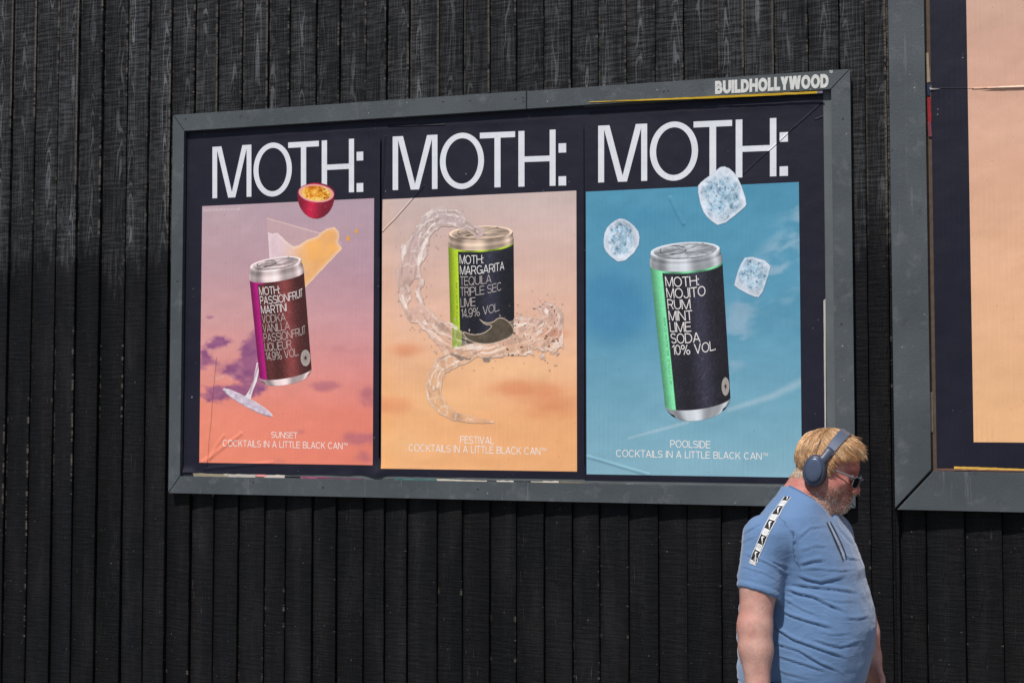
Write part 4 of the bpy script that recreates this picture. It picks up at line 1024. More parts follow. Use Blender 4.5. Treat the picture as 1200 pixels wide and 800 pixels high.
# arms
def arm(S, E_, W_, k=.03):
    f.cone(S, S*.45+E_*.55, .047, .049, k); f.cone(S*.45+E_*.55, E_, .0515, .047, .02); m = E_*.62+W_*.38; f.cone(E_, m, .047, .0465, .02); f.cone(m, W_, .0465, .034, .02)
    f.ell(E_+np.array([.0, -.002, .004]), (.046, .045, .05), None, .01)
arm(nS, nE, nW); arm(fS, fE, fW)
f.ell(mp(860, 709, -.19), (.007, .014, .008), None, .016, sub=True)
def hand(W_, down, palm_n, thumb_d, curl, sc=1.0):
    """wrist, direction of the fingers, palm normal (where the fingers curl), side of the thumb"""
    down = np.array(down, float); down /= np.linalg.norm(down); pn = np.array(palm_n, float); pn -= down*(pn@down); pn /= np.linalg.norm(pn)
    td = np.cross(down, pn); td = td if td@np.array(thumb_d) > 0 else -td
    R = np.stack([td, pn, down]); K = W_+down*.058
    f.cone(W_, W_+down*.03, .030, .030, .015); f.ell(W_+down*.052, (.043*sc, .018*sc, .052*sc), R, .015); f.ell(W_+down*.045+td*.022+pn*.010, (.020, .016, .032), R, .012)
    for i, (o, L) in enumerate(((.031, .078), (.0105, .088), (-.010, .082), (-.030, .064))):
        p = W_+down*.092+td*o; an = 0.0
        f.ell(p-pn*.008, (.0115, .010, .0115), None, .006)
        for s_, (fr, da) in enumerate(((.46, curl*.75), (.31, curl), (.23, curl*.7))):
            an += da; q = p+(down*math.cos(an)+pn*math.sin(an)+td*(o*1.2)*(1 if s_ == 0 else 0))*L*fr
            f.cone(p, q, .0100-.0009*s_-(.001 if i == 3 else 0), .0092-.0009*s_-(.001 if i == 3 else 0), .0025); p = q
    p = W_+down*.028+td*.034+pn*.006
    for L, a1 in ((.042, .75), (.032, .35), (.026, .15)):
        q = p+(down*math.cos(a1)+td*math.sin(a1)+pn*.35)*L; f.cone(p, q, .0125, .0108, .004); p = q
hand(nW, (.02, -.03, -1), BLt*.9+BF*.25, BF, .20)
hand(fW, (.14, -.05, -1), -BLt*.75-BF*.5, BF*.8-BLt*.6, .55)
# hips and legs under the trousers, feet inside the shoes
nH = mp(936, 820, -.09)-np.array([0, 0, .05]); fH = mp(940, 820, .09)-np.array([0, 0, .05])
nK = np.array([nH[0]-.03, -.10, .47]); fK = np.array([fH[0]+.09, .08, .48]); nA = np.array([nK[0]-.07, -.10, .11]); fA = np.array([fK[0]+.05, .08, .10])
for h_, k_, a_ in ((nH, nK, nA), (fH, fK, fA)):
    f.cone(h_, k_, .080, .055, .03); f.cone(k_, a_, .055, .040, .02); f.cone(a_, a_+np.array([.11, -.04, -.055]), .036, .026, .02)
BV, BQ = f.mesh(2, .45)
BN = vnormals(BV, BQ)

# the skin's own tones: sunburn, stubble, lips; plus shade painted in the mouth line
rel = (BV-HC)@HR.T; hx, hy, hz = rel.T
px_n = fbm(BV[:, 0]*60+BV[:, 1]*37, BV[:, 2]*60+BV[:, 1]*21, 4, 301); px_m = fbm(BV[:, 0]*14+5, BV[:, 2]*14+BV[:, 1]*9, 3, 305)
base = np.tile(np.array((.50, .285, .235)), (len(BV), 1))
ishead = (np.abs(hy) < .12) & (hz > -.20) & (hz < .14) & (BV[:, 2] > 1.33)
red = np.where(ishead, .66+.35*sstep(.05, .1, hx)+.25*np.exp(-((hx-.106)**2+hy**2+(hz+.043)**2)/.018**2), .12)+(px_m-.5)*1.0+(fbm(BV[:, 0]*34+9, BV[:, 2]*30+BV[:, 1]*22, 3, 309)-.5)*.7
armred = sstep(1.15, .95, BV[:, 2])*.15
base = mixc(base, (.44, .140, .115), np.clip(red+armred, 0, 1))
base = base*(0.82+.36*px_n)[:, None]
bd = sstep(-.040, -.058, hz+.35*np.clip(.045-hx, 0, .05))*sstep(-.020, .004, hx)*sstep(-.150, -.118, hz)*sstep(-.155, -.12, hz+.0*hx)*ishead
bd = bd*(1-.95*np.exp(-((hx-.098)**2/.025**2+(hy/.024)**4+((hz+.0755)/.012)**4)))
base = mixc(base, (.42, .27, .215), bd*np.clip(.4+(px_n-.45)*2.2, 0, 1)*(.40+.35*sstep(-.07, -.1, hz)))
lip = np.exp(-(((hz+.0755)/.008)**2)-((hy/.020)**4))*(hx > .086)*ishead; base = mixc(base, (.36, .11, .095), lip*.7)
mouth_shade = np.exp(-(((hz+.0752)/.0022)**2))*(np.abs(hy) < .024)*(hx > .085)*ishead; base = mixc(base, (.16, .05, .045), mouth_shade*.6)  # shade between the lips painted into the skin colour

def mat_skin():
    N = NT('skin'); p = N.objco(); c = N.attr('col', 'Color')
    c = N.mix(N.math('MULTIPLY', N.map(N.noise(p, 260.0, 3.0), .45, .75), .25), c, N.vm('MULTIPLY', c, (.80, .60, .55)))
    h = N.math('ADD', N.noise(p, 420.0, 3.0), N.math('MULTIPLY', N.noise(p, 110.0, 3.0), .7))
    h = N.math('ADD', h, N.math('MULTIPLY', N.noise(N.vm('MULTIPLY', p, (60, 60, 22)), 1.0, 4.0, .65), 3.0)); return N.out(c, 0.5, N.bump(h, .6, .0016), .34, Subsurface_Weight=.04, Subsurface_Scale=.008)
M_skin = mat_skin(); M_skin.node_tree.nodes['Principled BSDF'].inputs['Subsurface Radius'].default_value = (1.0, .35, .2)
obj('body', raw_mesh('body', BV, BQ, base, True, [M_skin]), person)

# ------------------------------------------------------------------ t-shirt
sh = Field(axis([(-.29, .31, .0046)]), axis([(-.34, .34, .0046)]), axis([(ZHEM-.02, 1.56, .0046)]))
sh.op(torso_fn(.004, ZTOP, ZHEM), (-.3, -.34, ZHEM), (.3, .34, 1.62), .01)
def sleeve(S, E_, r0, r1, cut):
    a = S; b = S+(E_-S)*1.0; ax = (b-a)/np.linalg.norm(b-a)
    nrm_ = ax+np.array(cut); nrm_ /= np.linalg.norm(nrm_); L = .62*np.linalg.norm(b-a); c0 = a+ax*L
    ba = b-a; L2 = ba@ba
    def fn(X, Y, Z):
        t = np.clip(((X-a[0])*ba[0]+(Y-a[1])*ba[1]+(Z-a[2])*ba[2])/L2, 0, 1)
        d = np.sqrt((X-a[0]-t*ba[0])**2+(Y-a[1]-t*ba[1])**2+(Z-a[2]-t*ba[2])**2)-(r0+(r1-r0)*t/.62)
        return np.maximum(d, (X-c0[0])*nrm_[0]+(Y-c0[1])*nrm_[1]+(Z-c0[2])*nrm_[2])
    sh.op(fn, np.minimum(a, b)-.09, np.maximum(a, b)+.09, .03); return c0, nrm_
sl_n = sleeve(nS+np.array([.004, .004, -.002]), nE, .062, .0625, (-.18, .0, 0.0)); sl_f = sleeve(fS, fE, .062, .062, (.1, 0, 0))
sh.ell(nS+np.array([.020, .014, -.004]), (.060, .062, .056), None, .04); sh.ell(fS+np.array([-.012, -.012, .004]), (.064, .064, .060), None, .04)
# open V neck
VZ = mp(969, 611, -.05)[2]
def neckcut(X, Y, Z):
    dx = X-nb[0]; u = dx*BF[0]+Y*BF[1]; v = dx*BLt[0]+Y*BLt[1]
    zc = np.minimum(VZ+.88*np.sqrt((u-.088)**2+(v*1.1)**2+.0001), VZ+.112)
    return zc-Z
sh.op(lambda X, Y, Z: neckcut(X, Y, Z), (-.2, -.2, 1.34), (.25, .2, 1.62), .008, sub=True)
SV, SQ = sh.mesh(2, .5)
SN = vnormals(SV, SQ)
# folds: creases of the cloth, each a groove with a soft ridge above it
FOLD = [([(936,664),(952,659),(968,657.5)], 3.4, 1.0), ([(934,676),(948,681),(962,684),(990,678)], 3.4, 1.05), ([(925,685),(950,689),(978,691.5),(1006,696)], 3.2, 1.0), ([(920,691),(936,697),(952,700),(970,709),(988,717)], 3.0, 1.3),
        ([(912,715),(925,722),(940,727),(958,732),(976,737)], 2.8, 1.2), ([(904,733),(914,741),(928,750),(945,756),(965,763),(992,772)], 2.8, 1.2), ([(903,752),(915,757),(935,763),(960,778),(984,788)], 2.6, 1.0),
        ([(990,725),(1004,726),(1020,723)], 2.2, .7), ([(905,768),(925,774),(945,780),(968,788)], 2.4, .9), ([(950,749),(970,756),(985,759),(1010,752)], 2.4, .8), ([(957,700),(980,706),(1004,706)], 2.2, .6),
        ([(915,700),(930,710),(944,717),(960,722)], 2.2, .7), ([(955,740),(975,745),(1000,742)], 2.0, .6), ([(940,668),(960,668),(985,670),(1004,668)], 2.4, .6),
        ([(872,650),(888,656),(906,664),(922,675)], 2.2, .8), ([(864,663),(880,668),(895,672),(912,682)], 1.8, .6), ([(884,605),(896,598),(908,594)], 2.4, .7), ([(870,628),(882,620),(895,613)], 2.4, .7), ([(866,640),(876,633),(886,630)], 2.0, .5),
        ([(898,655),(912,662),(926,666)], 2.0, .7), ([(900,663),(914,672),(928,674)], 1.6, .6), ([(908,607),(922,614),(930,626),(930,642),(934,660)], 1.7, .9),
        ([(934,634),(950,620),(968,618)], 2.6, .7), ([(936,648),(955,641),(970,642)], 2.4, .5), ([(980,616),(990,628),(1000,640)], 2.4, .6), ([(984,648),(994,655),(1006,657)], 2.4, .7), ([(900,780),(920,790),(950,797)], 2.4, .6)]
spx, spy = mpx(SV); vis = sstep(.05, -.25, SN[:, 1])
disp = np.zeros(len(SV))
for pts, w, a in FOLD:
    d, t = polydist(spx, spy, pts); w = w*.82
    m = d < w*4
    if not m.any(): continue
    # signed distance: above the line is positive
    sgn = np.ones(m.sum()); P = np.array(pts); yl = np.interp(spx[m], P[:, 0], P[:, 1]) if abs(P[-1, 0]-P[0, 0]) > 12 and (np.diff(P[:, 0]) > 0).all() else None
    sgn = np.where(spy[m] < yl, 1, -1) if yl is not None else np.ones(m.sum())
    n = len(pts)-1; fade = np.clip(np.minimum(t[m], n-t[m])*1.6+.12, 0, 1); x = sgn*d[m]/w
    disp[m] += vis[m]*fade*a*.88*(.0034*np.exp(-((x-1.3)/.9)**2)-.0044*np.exp(-(x/.50)**2))
u_ = SV@BF; tw = fbm(u_*7+SV[:, 2]*4+3, SV[:, 2]*26+u_*6, 3, 401)-.5; tw2 = fbm(SV[:, 0]*16+SV[:, 1]*12, SV[:, 2]*16+7, 3, 402)-.5
disp += (1-vis*.8)*tw*.012+tw2*.006
hem = lambda q, w: np.exp(-(q/w)**2)
dz_ = SV[:, 2]-ZHEM; disp += -.0016*hem(dz_-.022, .003)+.0012*hem(dz_-.012, .006)
for c0, nr in (sl_n, sl_f):
    q = (SV-c0)@nr; near = np.linalg.norm(SV-c0, axis=1) < .10; disp += near*(-.0016*hem(q+.020, .0028)+.0012*hem(q+.010, .006))
kneck = -neckcut(SV[:, 0], SV[:, 1], SV[:, 2]); disp += (np.abs(kneck) < .06)*(SV[:, 2] > 1.34)*(.0022*hem(kneck-.002, .009)*(kneck > -.02))*0
SV = SV+SN*disp[:, None]
def mat_cloth(name, c, sheen=.3):
    N = NT(name); p = N.objco()
    col = N.mix(N.noise(p, 30.0, 4.0), tuple(v*.92 for v in c), tuple(v*1.07 for v in c))
    col = N.mix(N.math('MULTIPLY', N.noise(p, 900.0, 2.0), .22), col, tuple(min(1, v*1.5) for v in c))
    rg = N.math('ABSOLUTE', N.math('SUBTRACT', N.noise(N.vm('MULTIPLY', N.vm('ADD', p, N.vm('SCALE', N.comb(0.0, 0.0, N.noise(p, 6.0, 2.0)), .12)), (13, 13, 62)), 1.0, 3.0), .5))
    h = N.math('ADD', N.math('MULTIPLY', N.noise(p, 900.0, 2.0), .25), N.math('ADD', N.math('MULTIPLY', N.noise(N.vm('MULTIPLY', p, (22, 22, 48)), 1.0, 3.0), .55), N.math('MULTIPLY', N.map(rg, .0, .20), .22)))
    return N.out(col, .85, N.bump(h, .5, .0042), .15, Sheen_Weight=sheen)
M_shirt = mat_cloth('blue_jersey', (.106, .186, .336)); M_trim = mat_cloth('navy_trim', (.014, .018, .035), .1)
tshirt = obj('t_shirt', raw_mesh('t_shirt', SV, SQ, None, True, [M_shirt]), person)

# rays from the place of the photograph find where trims lie on the cloth
SB = BVHTree.FromPolygons([tuple(v) for v in SV], [tuple(int(i) for i in q) for q in SQ])
BB = BVHTree.FromPolygons([tuple(v) for v in BV], [tuple(int(i) for i in q) for q in BQ])
def hit(px, py, tree=None):
    d = RL@rays(np.array(float(px)), np.array(float(py))); d /= np.linalg.norm(d)
    h = (tree or SB).ray_cast(Vector(CL), Vector(d)); return (np.array(h[0]), np.array(h[1])) if h[0] is not None else (None, None)
def ribbon(name, pts, width, lift, colf, mat, par, nu=40, nv=8, th=.0012):
    """a band laid on the cloth along pixel points; colf(u 0..1, v -1..1)"""
    P = np.array(pts, float); L = np.concatenate([[0], np.cumsum(np.linalg.norm(np.diff(P, axis=0), axis=1))]); L /= L[-1]
    rows = []
    U = np.linspace(0, 1, nu)
    c2 = np.stack([np.interp(U, L, P[:, 0]), np.interp(U, L, P[:, 1])], -1)
    for _ in range(3): c2[1:-1] = .25*c2[:-2]+.5*c2[1:-1]+.25*c2[2:]
    Cn = []; 
    for q in c2:
        h, n = hit(*q)
        if h is None: h, n = Cn[-1] if Cn else (mp(*q), np.array([0, -1., 0]))
        Cn.append((h, n))
    H = np.array([c[0] for c in Cn]); Nn = np.array([c[1] for c in Cn])
    for _ in range(4): H[1:-1] = .25*H[:-2]+.5*H[1:-1]+.25*H[2:]; Nn[1:-1] = .25*Nn[:-2]+.5*Nn[1:-1]+.25*Nn[2:]
    Nn /= np.linalg.norm(Nn, axis=1)[:, None]; T = np.gradient(H, axis=0); T /= np.linalg.norm(T, axis=1)[:, None]
    Sd = np.cross(T, Nn); Sd /= np.linalg.norm(Sd, axis=1)[:, None]
    V = []; Cc = []
    vs = np.linspace(-1, 1, nv)
    for k in range(nu):
        for v in vs:
            p = H[k]+Sd[k]*v*width/2+Nn[k]*.012; h = SB.find_nearest(Vector(p)); q = np.array(h[0])+np.array(h[1])*lift if h[0] is not None else p
            V.append(q); Cc.append(colf(U[k], v))
    n = len(V); V = np.array(V); i = np.arange(n).reshape(nu, nv); Q = np.stack([i[:-1, :-1], i[:-1, 1:], i[1:, 1:], i[1:, :-1]], -1).reshape(-1, 4)
    return obj(name, raw_mesh(name, V, Q, np.array(Cc), True, [mat]), par)
def mat_col(name, rough=.6, spec=.3):
    N = NT(name); return N.out(N.attr('col', 'Color'), rough, N.bump(N.noise(N.objco(), 900.0, 2.0), .2, .002), spec)
M_tape = mat_col('woven_tape', .7)
WH, BK, GY = (.70, .70, .70), (.012, .012, .014), (.20, .20, .21)
def tape(u, v):
    if abs(v) > .86: return WH
    if abs(v) > .72: return BK
    s_ = u*4.6+.30; fr = s_-int(s_)
    def seg(x, y, ax, ay, bx2, by2, w0, w1):
        dx, dy = bx2-ax, by2-ay; t = min(1, max(0, ((x-ax)*dx+(y-ay)*dy)/(dx*dx+dy*dy))); return math.hypot(x-ax-t*dx, y-ay-t*dy) < w0+(w1-w0)*t
    y = v/.68
    if fr < .60:                                   # black block with a white tick mark
        x = fr/.60*2-1
        return WH if seg(x, y, -.45, .35, .78, -.72, .26, .05) or seg(x, y, -.45, .35, -.70, -.35, .24, .04) else BK
    x = (fr-.60)/.40                               # white block with small grey print
    return GY if (.18 < x < .82 and abs(y) < .75 and int((x-.18)*9.4) % 2 == 0 and (y*4.3+int((x-.18)*9.4)*.37) % 1 > .22) else WH
ribbon('sleeve_tape', [(923,582),(914,594),(905,608),(897,623),(890,640),(885,651),(881.5,661)], .0250, .0016, tape, M_tape, tshirt, 260, 45)
M_seam = mat_cloth('seam_thread', (.060, .110, .215), .1)
ribbon('seam', [(909,603),(920,611),(928,623),(931,640),(934,656),(938,668)], .0022, .0006, lambda u, v: (1, 1, 1), M_seam, tshirt, 60, 3)
nk = lambda u, v: (1, 1, 1)
ribbon('placket_pale_strip', [(970.5,612),(975,621),(981.5,635),(986.5,646.5),(989,655)], .0100, .0016, nk, mat_cloth('pale_strip', (.30, .38, .50), .1), tshirt, 40, 5)  # pale blue strip between the two dark bands
ribbon('neck_placket', [(968.5,612),(973,622),(979,636),(984,647),(987,656)], .0090, .0028, nk, M_trim, tshirt, 40, 5)
ribbon('neck_placket', [(972.0,611),(977,620),(984,634),(989,646),(991,655)], .0060, .0028, nk, M_trim, tshirt, 40, 5)

# ribbed collar: a thin tube that follows the edge of the neck opening
def collar_loop():
    dx = SV[:, 0]-nb[0]; u = dx*BF[0]+SV[:, 1]*BF[1]; v = dx*BLt[0]+SV[:, 1]*BLt[1]
    m = (np.abs(kneck) < .008) & (SV[:, 2] > 1.30) & (u*u+v*v < .16**2); th = np.arctan2(v, u)[m]; P = SV[m]; out = []
    for a in np.linspace(-math.pi, math.pi, 73)[:-1]:
        w = np.exp(-((np.angle(np.exp(1j*(th-a))))/.10)**2)
        if w.sum() > 1e-3:
            ctr = (P*w[:, None]).sum(0)/w.sum(); d_ = P-ctr; r = np.hypot(P[:, 0]-nb[0], P[:, 1]); k = w*(r > np.average(r, weights=w)-.002)
            out.append((P*k[:, None]).sum(0)/k.sum())
    return np.array(out)
cl = collar_loop()
if len(cl) > 20:
    cl = np.vstack([cl, cl[:1]]); mb = MB(); cl = cl+np.array([0, 0, .002]); mb.tube(cl, .0058, 8, caps=False); mb.build('collar', mat_cloth('collar_rib', (.072, .130, .240)), tshirt, True)

# ------------------------------------------------------------------ trousers and shoes
tr = Field(axis([(-.30, .34, .010)]), axis([(-.32, .32, .010)]), axis([(.03, ZHEM+.05, .010)]))
tr.op(torso_fn(-.010, ztop=ZHEM+.03, zbot=ZHEM-.10), (-.3, -.32, ZHEM-.2), (.3, .32, ZHEM+.1), .02)
for h_, k_, a_ in ((nH, nK, nA), (fH, fK, fA)):
    tr.cone(h_+np.array([0, 0, .06]), k_, .118, .080, .05); tr.cone(k_, a_-np.array([0, 0, .02]), .080, .066, .03)
TV, TQ = tr.mesh(2); TN = vnormals(TV, TQ); TV = TV+TN*((fbm(TV[:, 0]*9+TV[:, 1]*7, TV[:, 2]*16, 3, 501)-.5)*.014)[:, None]
obj('trousers', raw_mesh('trousers', TV, TQ, None, True, [mat_cloth('black_trousers', (.010, .010, .012), .05)]), person)
for a_ in (nA, fA):
    s_ = Field(np.arange(a_[0]-.13, a_[0]+.24, .006), np.arange(a_[1]-.15, a_[1]+.10, .006), np.arange(-.01, .17, .006))
    d_ = np.array([.94, -.34, 0]); s_.cone((a_[0]-.03, a_[1], .05), tuple(np.array([a_[0], a_[1], .042])+d_*.15), .048, .040, .02); s_.cone((a_[0]-.01, a_[1], .06), (a_[0]-.005, a_[1], .115), .048, .046, .02)
    s_.op(lambda X, Y, Z: (0.004-Z)+0*X+0*Y, (a_[0]-.2, a_[1]-.2, -.01), (a_[0]+.3, a_[1]+.2, .2), .004, inter=True)
    V_, Q_ = s_.mesh(2); obj('shoe', raw_mesh('shoe', V_, Q_, None, True, [mat_plain('shoe_leather', (.03, .03, .032), .5)]), person)

# ------------------------------------------------------------------ hair
def scalp(n, r):
    return np.array([.002, 0, .014])+n*np.array([.091, .078, .089])*r
def hairline(x):       # lowest height of hair at head-forward position x
    return np.interp(x, [-.12, -.085, -.06, -.03, .0, .03, .05, .075, .095], [-.086, -.096, -.088, -.046, .012, .038, .062, .070, .074])
hv = MB(); crown = np.array([-.55, .10, .83]); crown /= np.linalg.norm(crown)
# under-layer cap
g_th = np.linspace(0, math.pi, 60); g_ph = np.linspace(0, 2*math.pi, 90, endpoint=False); CV = []; ok = []
for t in g_th:
    for p in g_ph:
        n = np.array([math.cos(p)*math.sin(t), math.sin(p)*math.sin(t), math.cos(t)]); q = scalp(n, 1.045); CV.append(hd(*q)); ok.append(q[2] > hairline(q[0])+.004)
ok = np.array(ok); CF = []
for i in range(59):
    for j in range(90):
        a = (i*90+j, i*90+(j+1) % 90, (i+1)*90+(j+1) % 90, (i+1)*90+j)
        if ok[list(a)].all(): CF.append(a[::-1])
hv.add(np.array(CV), CF, (.30, .17, .08))
hr = random.Random(5); cnt = 0
while cnt < 9500:
    n = np.array([hr.gauss(0, 1) for _ in range(3)]); n /= np.linalg.norm(n); q = scalp(n, 1.0)
    if q[2] < hairline(q[0])+.002: continue
    cnt += 1
    back = sstep(.0, -.07, np.array(q[0])); side = sstep(.035, -.02, np.array(q[2])); grey = float(np.clip(max(back*sstep(.0, -.05, np.array(q[2])), side*.5), 0, 1))
    # clumps: neighbouring locks lean alike
    cl_ = vnoise(np.array(n[0]*7+n[2]*5), np.array(n[1]*9+n[2]*3), 77)-.5; cl2 = vnoise(np.array(n[0]*6+3), np.array(n[1]*6+n[2]*8), 78)-.5
    L = (.040 if q[0] > 0 else .052)*hr.uniform(.75, 1.15)*(1-.45*grey)*(.55 if (q[0] > .0 and q[2] < .055) else 1.)*(.8 if q[0] > .05 else 1.); m = 8; pos_ = n.copy(); off_ = 1.03; P = []
    t = n-crown; t -= n*(t@n); 
    if np.linalg.norm(t) < 1e-3: t = np.array([1., 0, 0])
    t /= np.linalg.norm(t); fwd = np.array([.85, -.25, -.35]) if q[0] > -.03 else np.array([-.25, 0, -1.])
    for k in range(m):
        s_ = k/(m-1); q_ = scalp(pos_, 1.); bc = (q_[0]+.012)*math.cos(math.radians(14))-(q_[2]+.03)*math.sin(math.radians(14)); pr = 1-.92*math.exp(-(bc/.021)**2)
        P.append(scalp(pos_, off_-.012*(1-pr)+pr*.085*math.sin(min(1., s_*1.5)*1.35)*(1-.55*grey)*(.85+1.0*cl_+hr.uniform(-.18, .22))+hr.uniform(-.003, .003)))
        f_ = fwd-pos_*(fwd@pos_); dirv = t*.55+f_*(.75+.3*s_)+np.array([0, cl2*1.3, cl_*.3])+np.array([hr.uniform(-.10, .10) for _ in range(3)])
        dirv -= pos_*(dirv@pos_); dirv /= np.linalg.norm(dirv)+1e-9
        pos_ = pos_+dirv*(L/(m-1))/.09; pos_ /= np.linalg.norm(pos_)
    P = np.array(P)
    if q[0] > .02: P[:, 0] += np.linspace(0, 1, m)**1.6*.011; P[:, 2] += np.linspace(0, 1, m)**2*.004
    tone = hr.uniform(.90, 1.10)+cl2*.55
    c = np.array((.58, .285, .115))*(1-grey)+np.array((.46, .38, .31))*grey; w_ = float(np.clip(.5+1.6*cl_+.35*(q[0] < .02), 0, 1)); c = c*(1-.55*w_*(1-grey))+np.array((.74, .50, .29))*.55*w_*(1-grey); c = c*tone
    if hr.random() < .12+.35*max(0, cl_): c = np.array((.76, .56, .36))*tone
    if hr.random() < .08: c = c*.7
    if hr.random() < .05: P = P+np.array([hr.uniform(-.3, 1), hr.uniform(-1, 1), hr.uniform(0, 1)])*(np.linspace(0, 1, m)**1.5*.011)[:, None]
    r0 = hr.uniform(.0005, .0009)
    hv.tube(np.array([hd(*p) for p in P]), np.array([r0*.8, r0, r0, r0, r0*.95, r0*.8, r0*.55, r0*.2]), 3, np.repeat(np.array(c)[None]*np.linspace(.72, 1.12, m)[:, None], 3, 0), flat=1.6)
cand = np.where(ishead & (hx < -.015) & (hz < -.035) & (hz > -.074+.2*np.abs(hy)) & (np.abs(hy) < .085))[0]
for i in rng.choice(cand, 700, replace=True):
    p = BV[i]+BN[i]*.001; d_ = -hu*.95-hf*.05+BN[i]*.05+rng.uniform(-.15, .15, 3); d_ /= np.linalg.norm(d_); L = rng.uniform(.010, .020)
    g2 = rng.random(); c = np.array((.46, .40, .34)) if g2 < .5 else np.array((.52, .33, .18)) if g2 < .8 else np.array((.30, .23, .17))
    hv.tube(np.array([p, p+d_*L*.5+BN[i]*.002, p+d_*L+BN[i]*.001]), np.array([.0008, .0008, .0002]), 3, c, flat=1.5)
N = NT('blond_hair'); M_hair = N.out(N.attr('col', 'Color'), .42, None, .35)
hv.build('hair', M_hair, person, True)
# beard stubble and brows: short bristles standing on the skin
sb_ = MB(); cand = np.where((bd > .35) & (BN@hf > -.6))[0]
for i in rng.choice(cand, 3000, replace=True):
    p = BV[i]+rng.uniform(-.0018, .0018, 3); d_ = BN[i]*.55+np.array([0, 0, -.65])+hf*.1+rng.uniform(-.35, .35, 3); d_ /= np.linalg.norm(d_); L = rng.uniform(.004, .0085)
    a = np.cross(d_, [0, 1, .3]); a /= np.linalg.norm(a); b = np.cross(d_, a); w = .0006
    g2 = rng.random(); c = np.array((.74, .64, .56)) if g2 < .16+.42*(hz[i] < -.085) else np.array((.40, .20, .11)) if g2 < .88 else np.array((.75, .70, .64))
    sb_.add([p+a*w, p-a*.5*w+b*.87*w, p-a*.5*w-b*.87*w, p+d_*L], [(0, 1, 3), (1, 2, 3), (2, 0, 3)], c)
sb_.build('beard', M_hair, person, True)
for sd_ in (-1, 1):
    eb = MB()
    for k in range(110):
        y = sd_*rng.uniform(.014, .05); z = .014+rng.uniform(-.003, .003)-abs(abs(y)-.03)*.15; x = .092-y*y*7; p = hd(x, y, z); q = hd(x+.003, y+sd_*.006, z+.001); eb.tube(np.array([p, .5*(p+q)+hf*.001, q]), [.0005, .0005, .0001], 3, (.42, .27, .13))
    eb.build('eyebrow', M_hair, person, True)
M_eye = mat_plain('eye_white', (.55, .5, .46), .2)
for sd_ in (-1, 1):
    mb = MB(); c0 = hd(.0835, sd_*.031, -.008); R_ = .0105; V_ = []; nn = 12
    for i in range(nn+1):
        for j in range(nn): t = math.pi*i/nn; p = 2*math.pi*j/nn; V_.append(c0+R_*(math.cos(t)*hf+math.sin(t)*(math.cos(p)*hl+math.sin(p)*hu)))
    mb.add(V_, [(i*nn+j, (i+1)*nn+j, (i+1)*nn+(j+1) % nn, i*nn+(j+1) % nn) for i in range(nn) for j in range(nn)]); mb.build('eye', M_eye, person, True)

# ------------------------------------------------------------------ headphones
def W3(p): return MAN0+np.asarray(p)@RL
hb = hd(0, 0, .12); hp = empty('headphones', tuple(W3(hb)), -YAW)
tag(hp, 'slate blue over-ear headphones on the fair hair of the walking man', 'headphones')
def metalpaint(name, c, rough, met):
    N = NT(name); p = N.objco(); return N.out(N.mix(N.noise(p, 40.0, 3.0), tuple(v*.9 for v in c), tuple(v*1.1 for v in c)), rough, N.bump(N.noise(p, 1500.0, 1.0), .05, .001), .5, met)
M_cup = metalpaint('slate_plastic', (.040, .052, .086), .40, .0); M_cap = metalpaint('satin_cap', (.080, .102, .165), .34, .5); M_band = metalpaint('band_metal', (.16, .19, .255), .34, .5); M_pad = mat_plain('ear_pad', (.022, .026, .042), .7, bump=.3)
tilt = math.radians(14)      # the band leans forward
def bd3(a, r=1.0):            # a: angle from straight up towards a side
    y = .092*math.sin(a)*r; h = -.012+(.128*math.cos(a) if math.cos(a) > 0 else .06*math.cos(a))*r
    return hd(-.013+math.sin(tilt)*(h+.03), y, h*math.cos(tilt)+.000)
side_ax = hf*math.cos(tilt)-hu*math.sin(tilt)
for nm, a0, a1, w, th, M_ in (('headband', -66, 66, .034, .0055, M_band), ('headband_pad', -48, 48, .028, .006, M_pad)):
    mb = MB(); V_ = []; aa = np.radians(np.linspace(a0, a1, 49)); prof = [(-.5, -.2), (-.42, .5), (.42, .5), (.5, -.2), (.42, -.5), (-.42, -.5)]
    for a in aa:
        p = bd3(a, 1.0 if nm == 'headband' else .945); o = bd3(a, 1.05)-bd3(a, .95); o /= np.linalg.norm(o); k = 1-.22*abs(math.sin(a))**3
        for (s_, t_) in prof: V_.append(p+side_ax*s_*w*k+o*t_*th)
    n = len(prof); F_ = [(i*n+j, i*n+(j+1) % n, (i+1)*n+(j+1) % n, (i+1)*n+j) for i in range(len(aa)-1) for j in range(n)]+[tuple(range(n))[::-1], tuple((len(aa)-1)*n+j for j in range(n))]
    mb.add(V_, F_); mb.build(nm, M_, hp, False, off=hb)
def disc(mb, c, ax, e1, e2, prof, n=40, col=None):
    """prof: (radius scale, height along ax) with e1 e2 the two half-axes"""
    V_ = [c+ax*h+(e1*math.cos(2*math.pi*j/n)+e2*math.sin(2*math.pi*j/n))*r for r, h in prof for j in range(n)]; m = len(prof)
    mb.add(V_, [(i*n+j, i*n+(j+1) % n, (i+1)*n+(j+1) % n, (i+1)*n+j) for i in range(m-1) for j in range(n)]+[tuple((m-1)*n+j for j in range(n)), tuple(range(n))[::-1]], col)
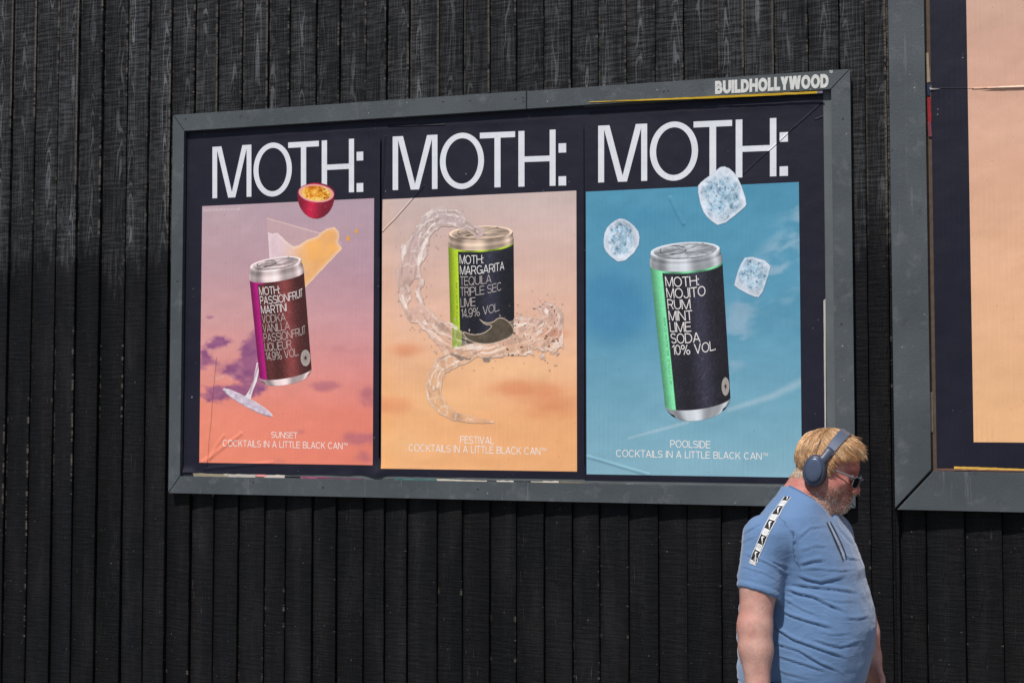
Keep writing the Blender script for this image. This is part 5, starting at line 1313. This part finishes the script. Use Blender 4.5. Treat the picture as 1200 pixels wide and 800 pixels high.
for sd_ in (-1, 1):
    c0 = hd(-.014, sd_*.078, -.025); ax = hl*sd_; ax = ax+hu*.06-hf*.04; ax /= np.linalg.norm(ax); e2 = hu*math.cos(.20)-hf*math.sin(.20); e2 = e2-ax*(e2@ax); e2 /= np.linalg.norm(e2); e1 = np.cross(e2, ax)
    mb = MB(); disc(mb, c0, ax, e1*.034, e2*.047, [(.80, -.014), (1.0, -.010), (1.04, -.004), (.99, .004), (.9, .008)]); mb.build('ear_cushion', M_pad, hp, True, off=hb)
    mb = MB(); disc(mb, c0, ax, e1*.0335, e2*.0475, [(.86, .005), (1.0, .006), (1.03, .012), (1.0, .019), (.90, .026), (.80, .028), (.78, .0275)]); cup = mb.build('ear_cup', M_cup, hp, True, off=hb)
    mb = MB(); disc(mb, c0+e2*.002, ax, e1*.0335, e2*.0475, [(.77, .026), (.77, .030), (.73, .0335), (.64, .0345), (.3, .0348), (.01, .0348)]); mb.build('cup_cap', M_cap, cup, True, off=hb)
    a1 = math.radians(70)*sd_; pts = [bd3(math.radians(58)*sd_), bd3(a1), bd3(math.radians(80)*sd_)+ax*.004, c0+hu*.040+hf*.008+ax*.014, c0+hu*.024+hf*.004+ax*.016]
    pts = np.array(pts); q = np.concatenate([pts[:1], .5*(pts[1:]+pts[:-1]), pts[-1:]])
    mb = MB(); mb.tube(q, [.014, .0135, .013, .014, .015, .014], 12, None, flat=.42, ref=side_ax); mb.build('slider_arm', M_cup, hp, True, off=hb)

# ------------------------------------------------------------------ sunglasses
gb_ = hd(.10, 0, -.01); sg = empty('sunglasses', tuple(W3(gb_)), -YAW)
tag(sg, 'dark sunglasses with pale grey arms worn by the walking man', 'sunglasses')
M_gl = mat_plain('grey_acetate', (.15, .14, .155), .3, spec=.5, var=.1); M_lens = mat_plain('dark_lens', (.006, .006, .007), .08, spec=.6, var=.0, bump=0)
for sd_ in (-1, 1):
    pts = []
    for t in np.linspace(0, 2*math.pi, 33)[:-1]:
        c_, s_ = math.cos(t), math.sin(t); k = (abs(c_)**3.2+abs(s_)**3.2)**(-1/3.2); y = .0335+.0255*c_*k; z = -.018+.0165*s_*k+.004*(c_*k)*(s_*k > 0)
        pts.append((.111-.9*y*y*4.2, sd_*y, z))
    P = np.array([hd(*p) for p in pts]); mb = MB(); mb.tube(np.vstack([P, P[:2]]), .0014, 8, caps=False, ref=hf); fr_ = mb.build('frame', M_gl, sg, True, off=gb_)
    n = len(P); c0 = P.mean(0); mb = MB(); mb.add(np.concatenate([P-hf*.0008, (c0+(P-c0)*.5)+hf*.0012, c0[None]+hf*.0018]), [(i, (i+1) % n, n+(i+1) % n, n+i) for i in range(n)]+[(n+i, n+(i+1) % n, 2*n) for i in range(n)])
    mb.build('lens', M_lens, fr_, True, off=gb_)
    T_ = np.array([hd(.100, sd_*.060, -.004), hd(.085, sd_*.0665, -.003), hd(.05, sd_*.0725, -.002), hd(.012, sd_*.0785, -.003), hd(-.02, sd_*.081, -.008)])
    mb = MB(); mb.tube(T_, [.0030, .0028, .0026, .0025, .0024], 8, None, flat=.55); mb.build('temple_arm', M_gl, sg, True, off=gb_)
mb = MB(); mb.tube(np.array([hd(.1125, -.0095, -.008), hd(.1165, 0, -.005), hd(.1125, .0095, -.008)]), .0024, 8); mb.build('bridge', M_gl, sg, True, off=gb_)
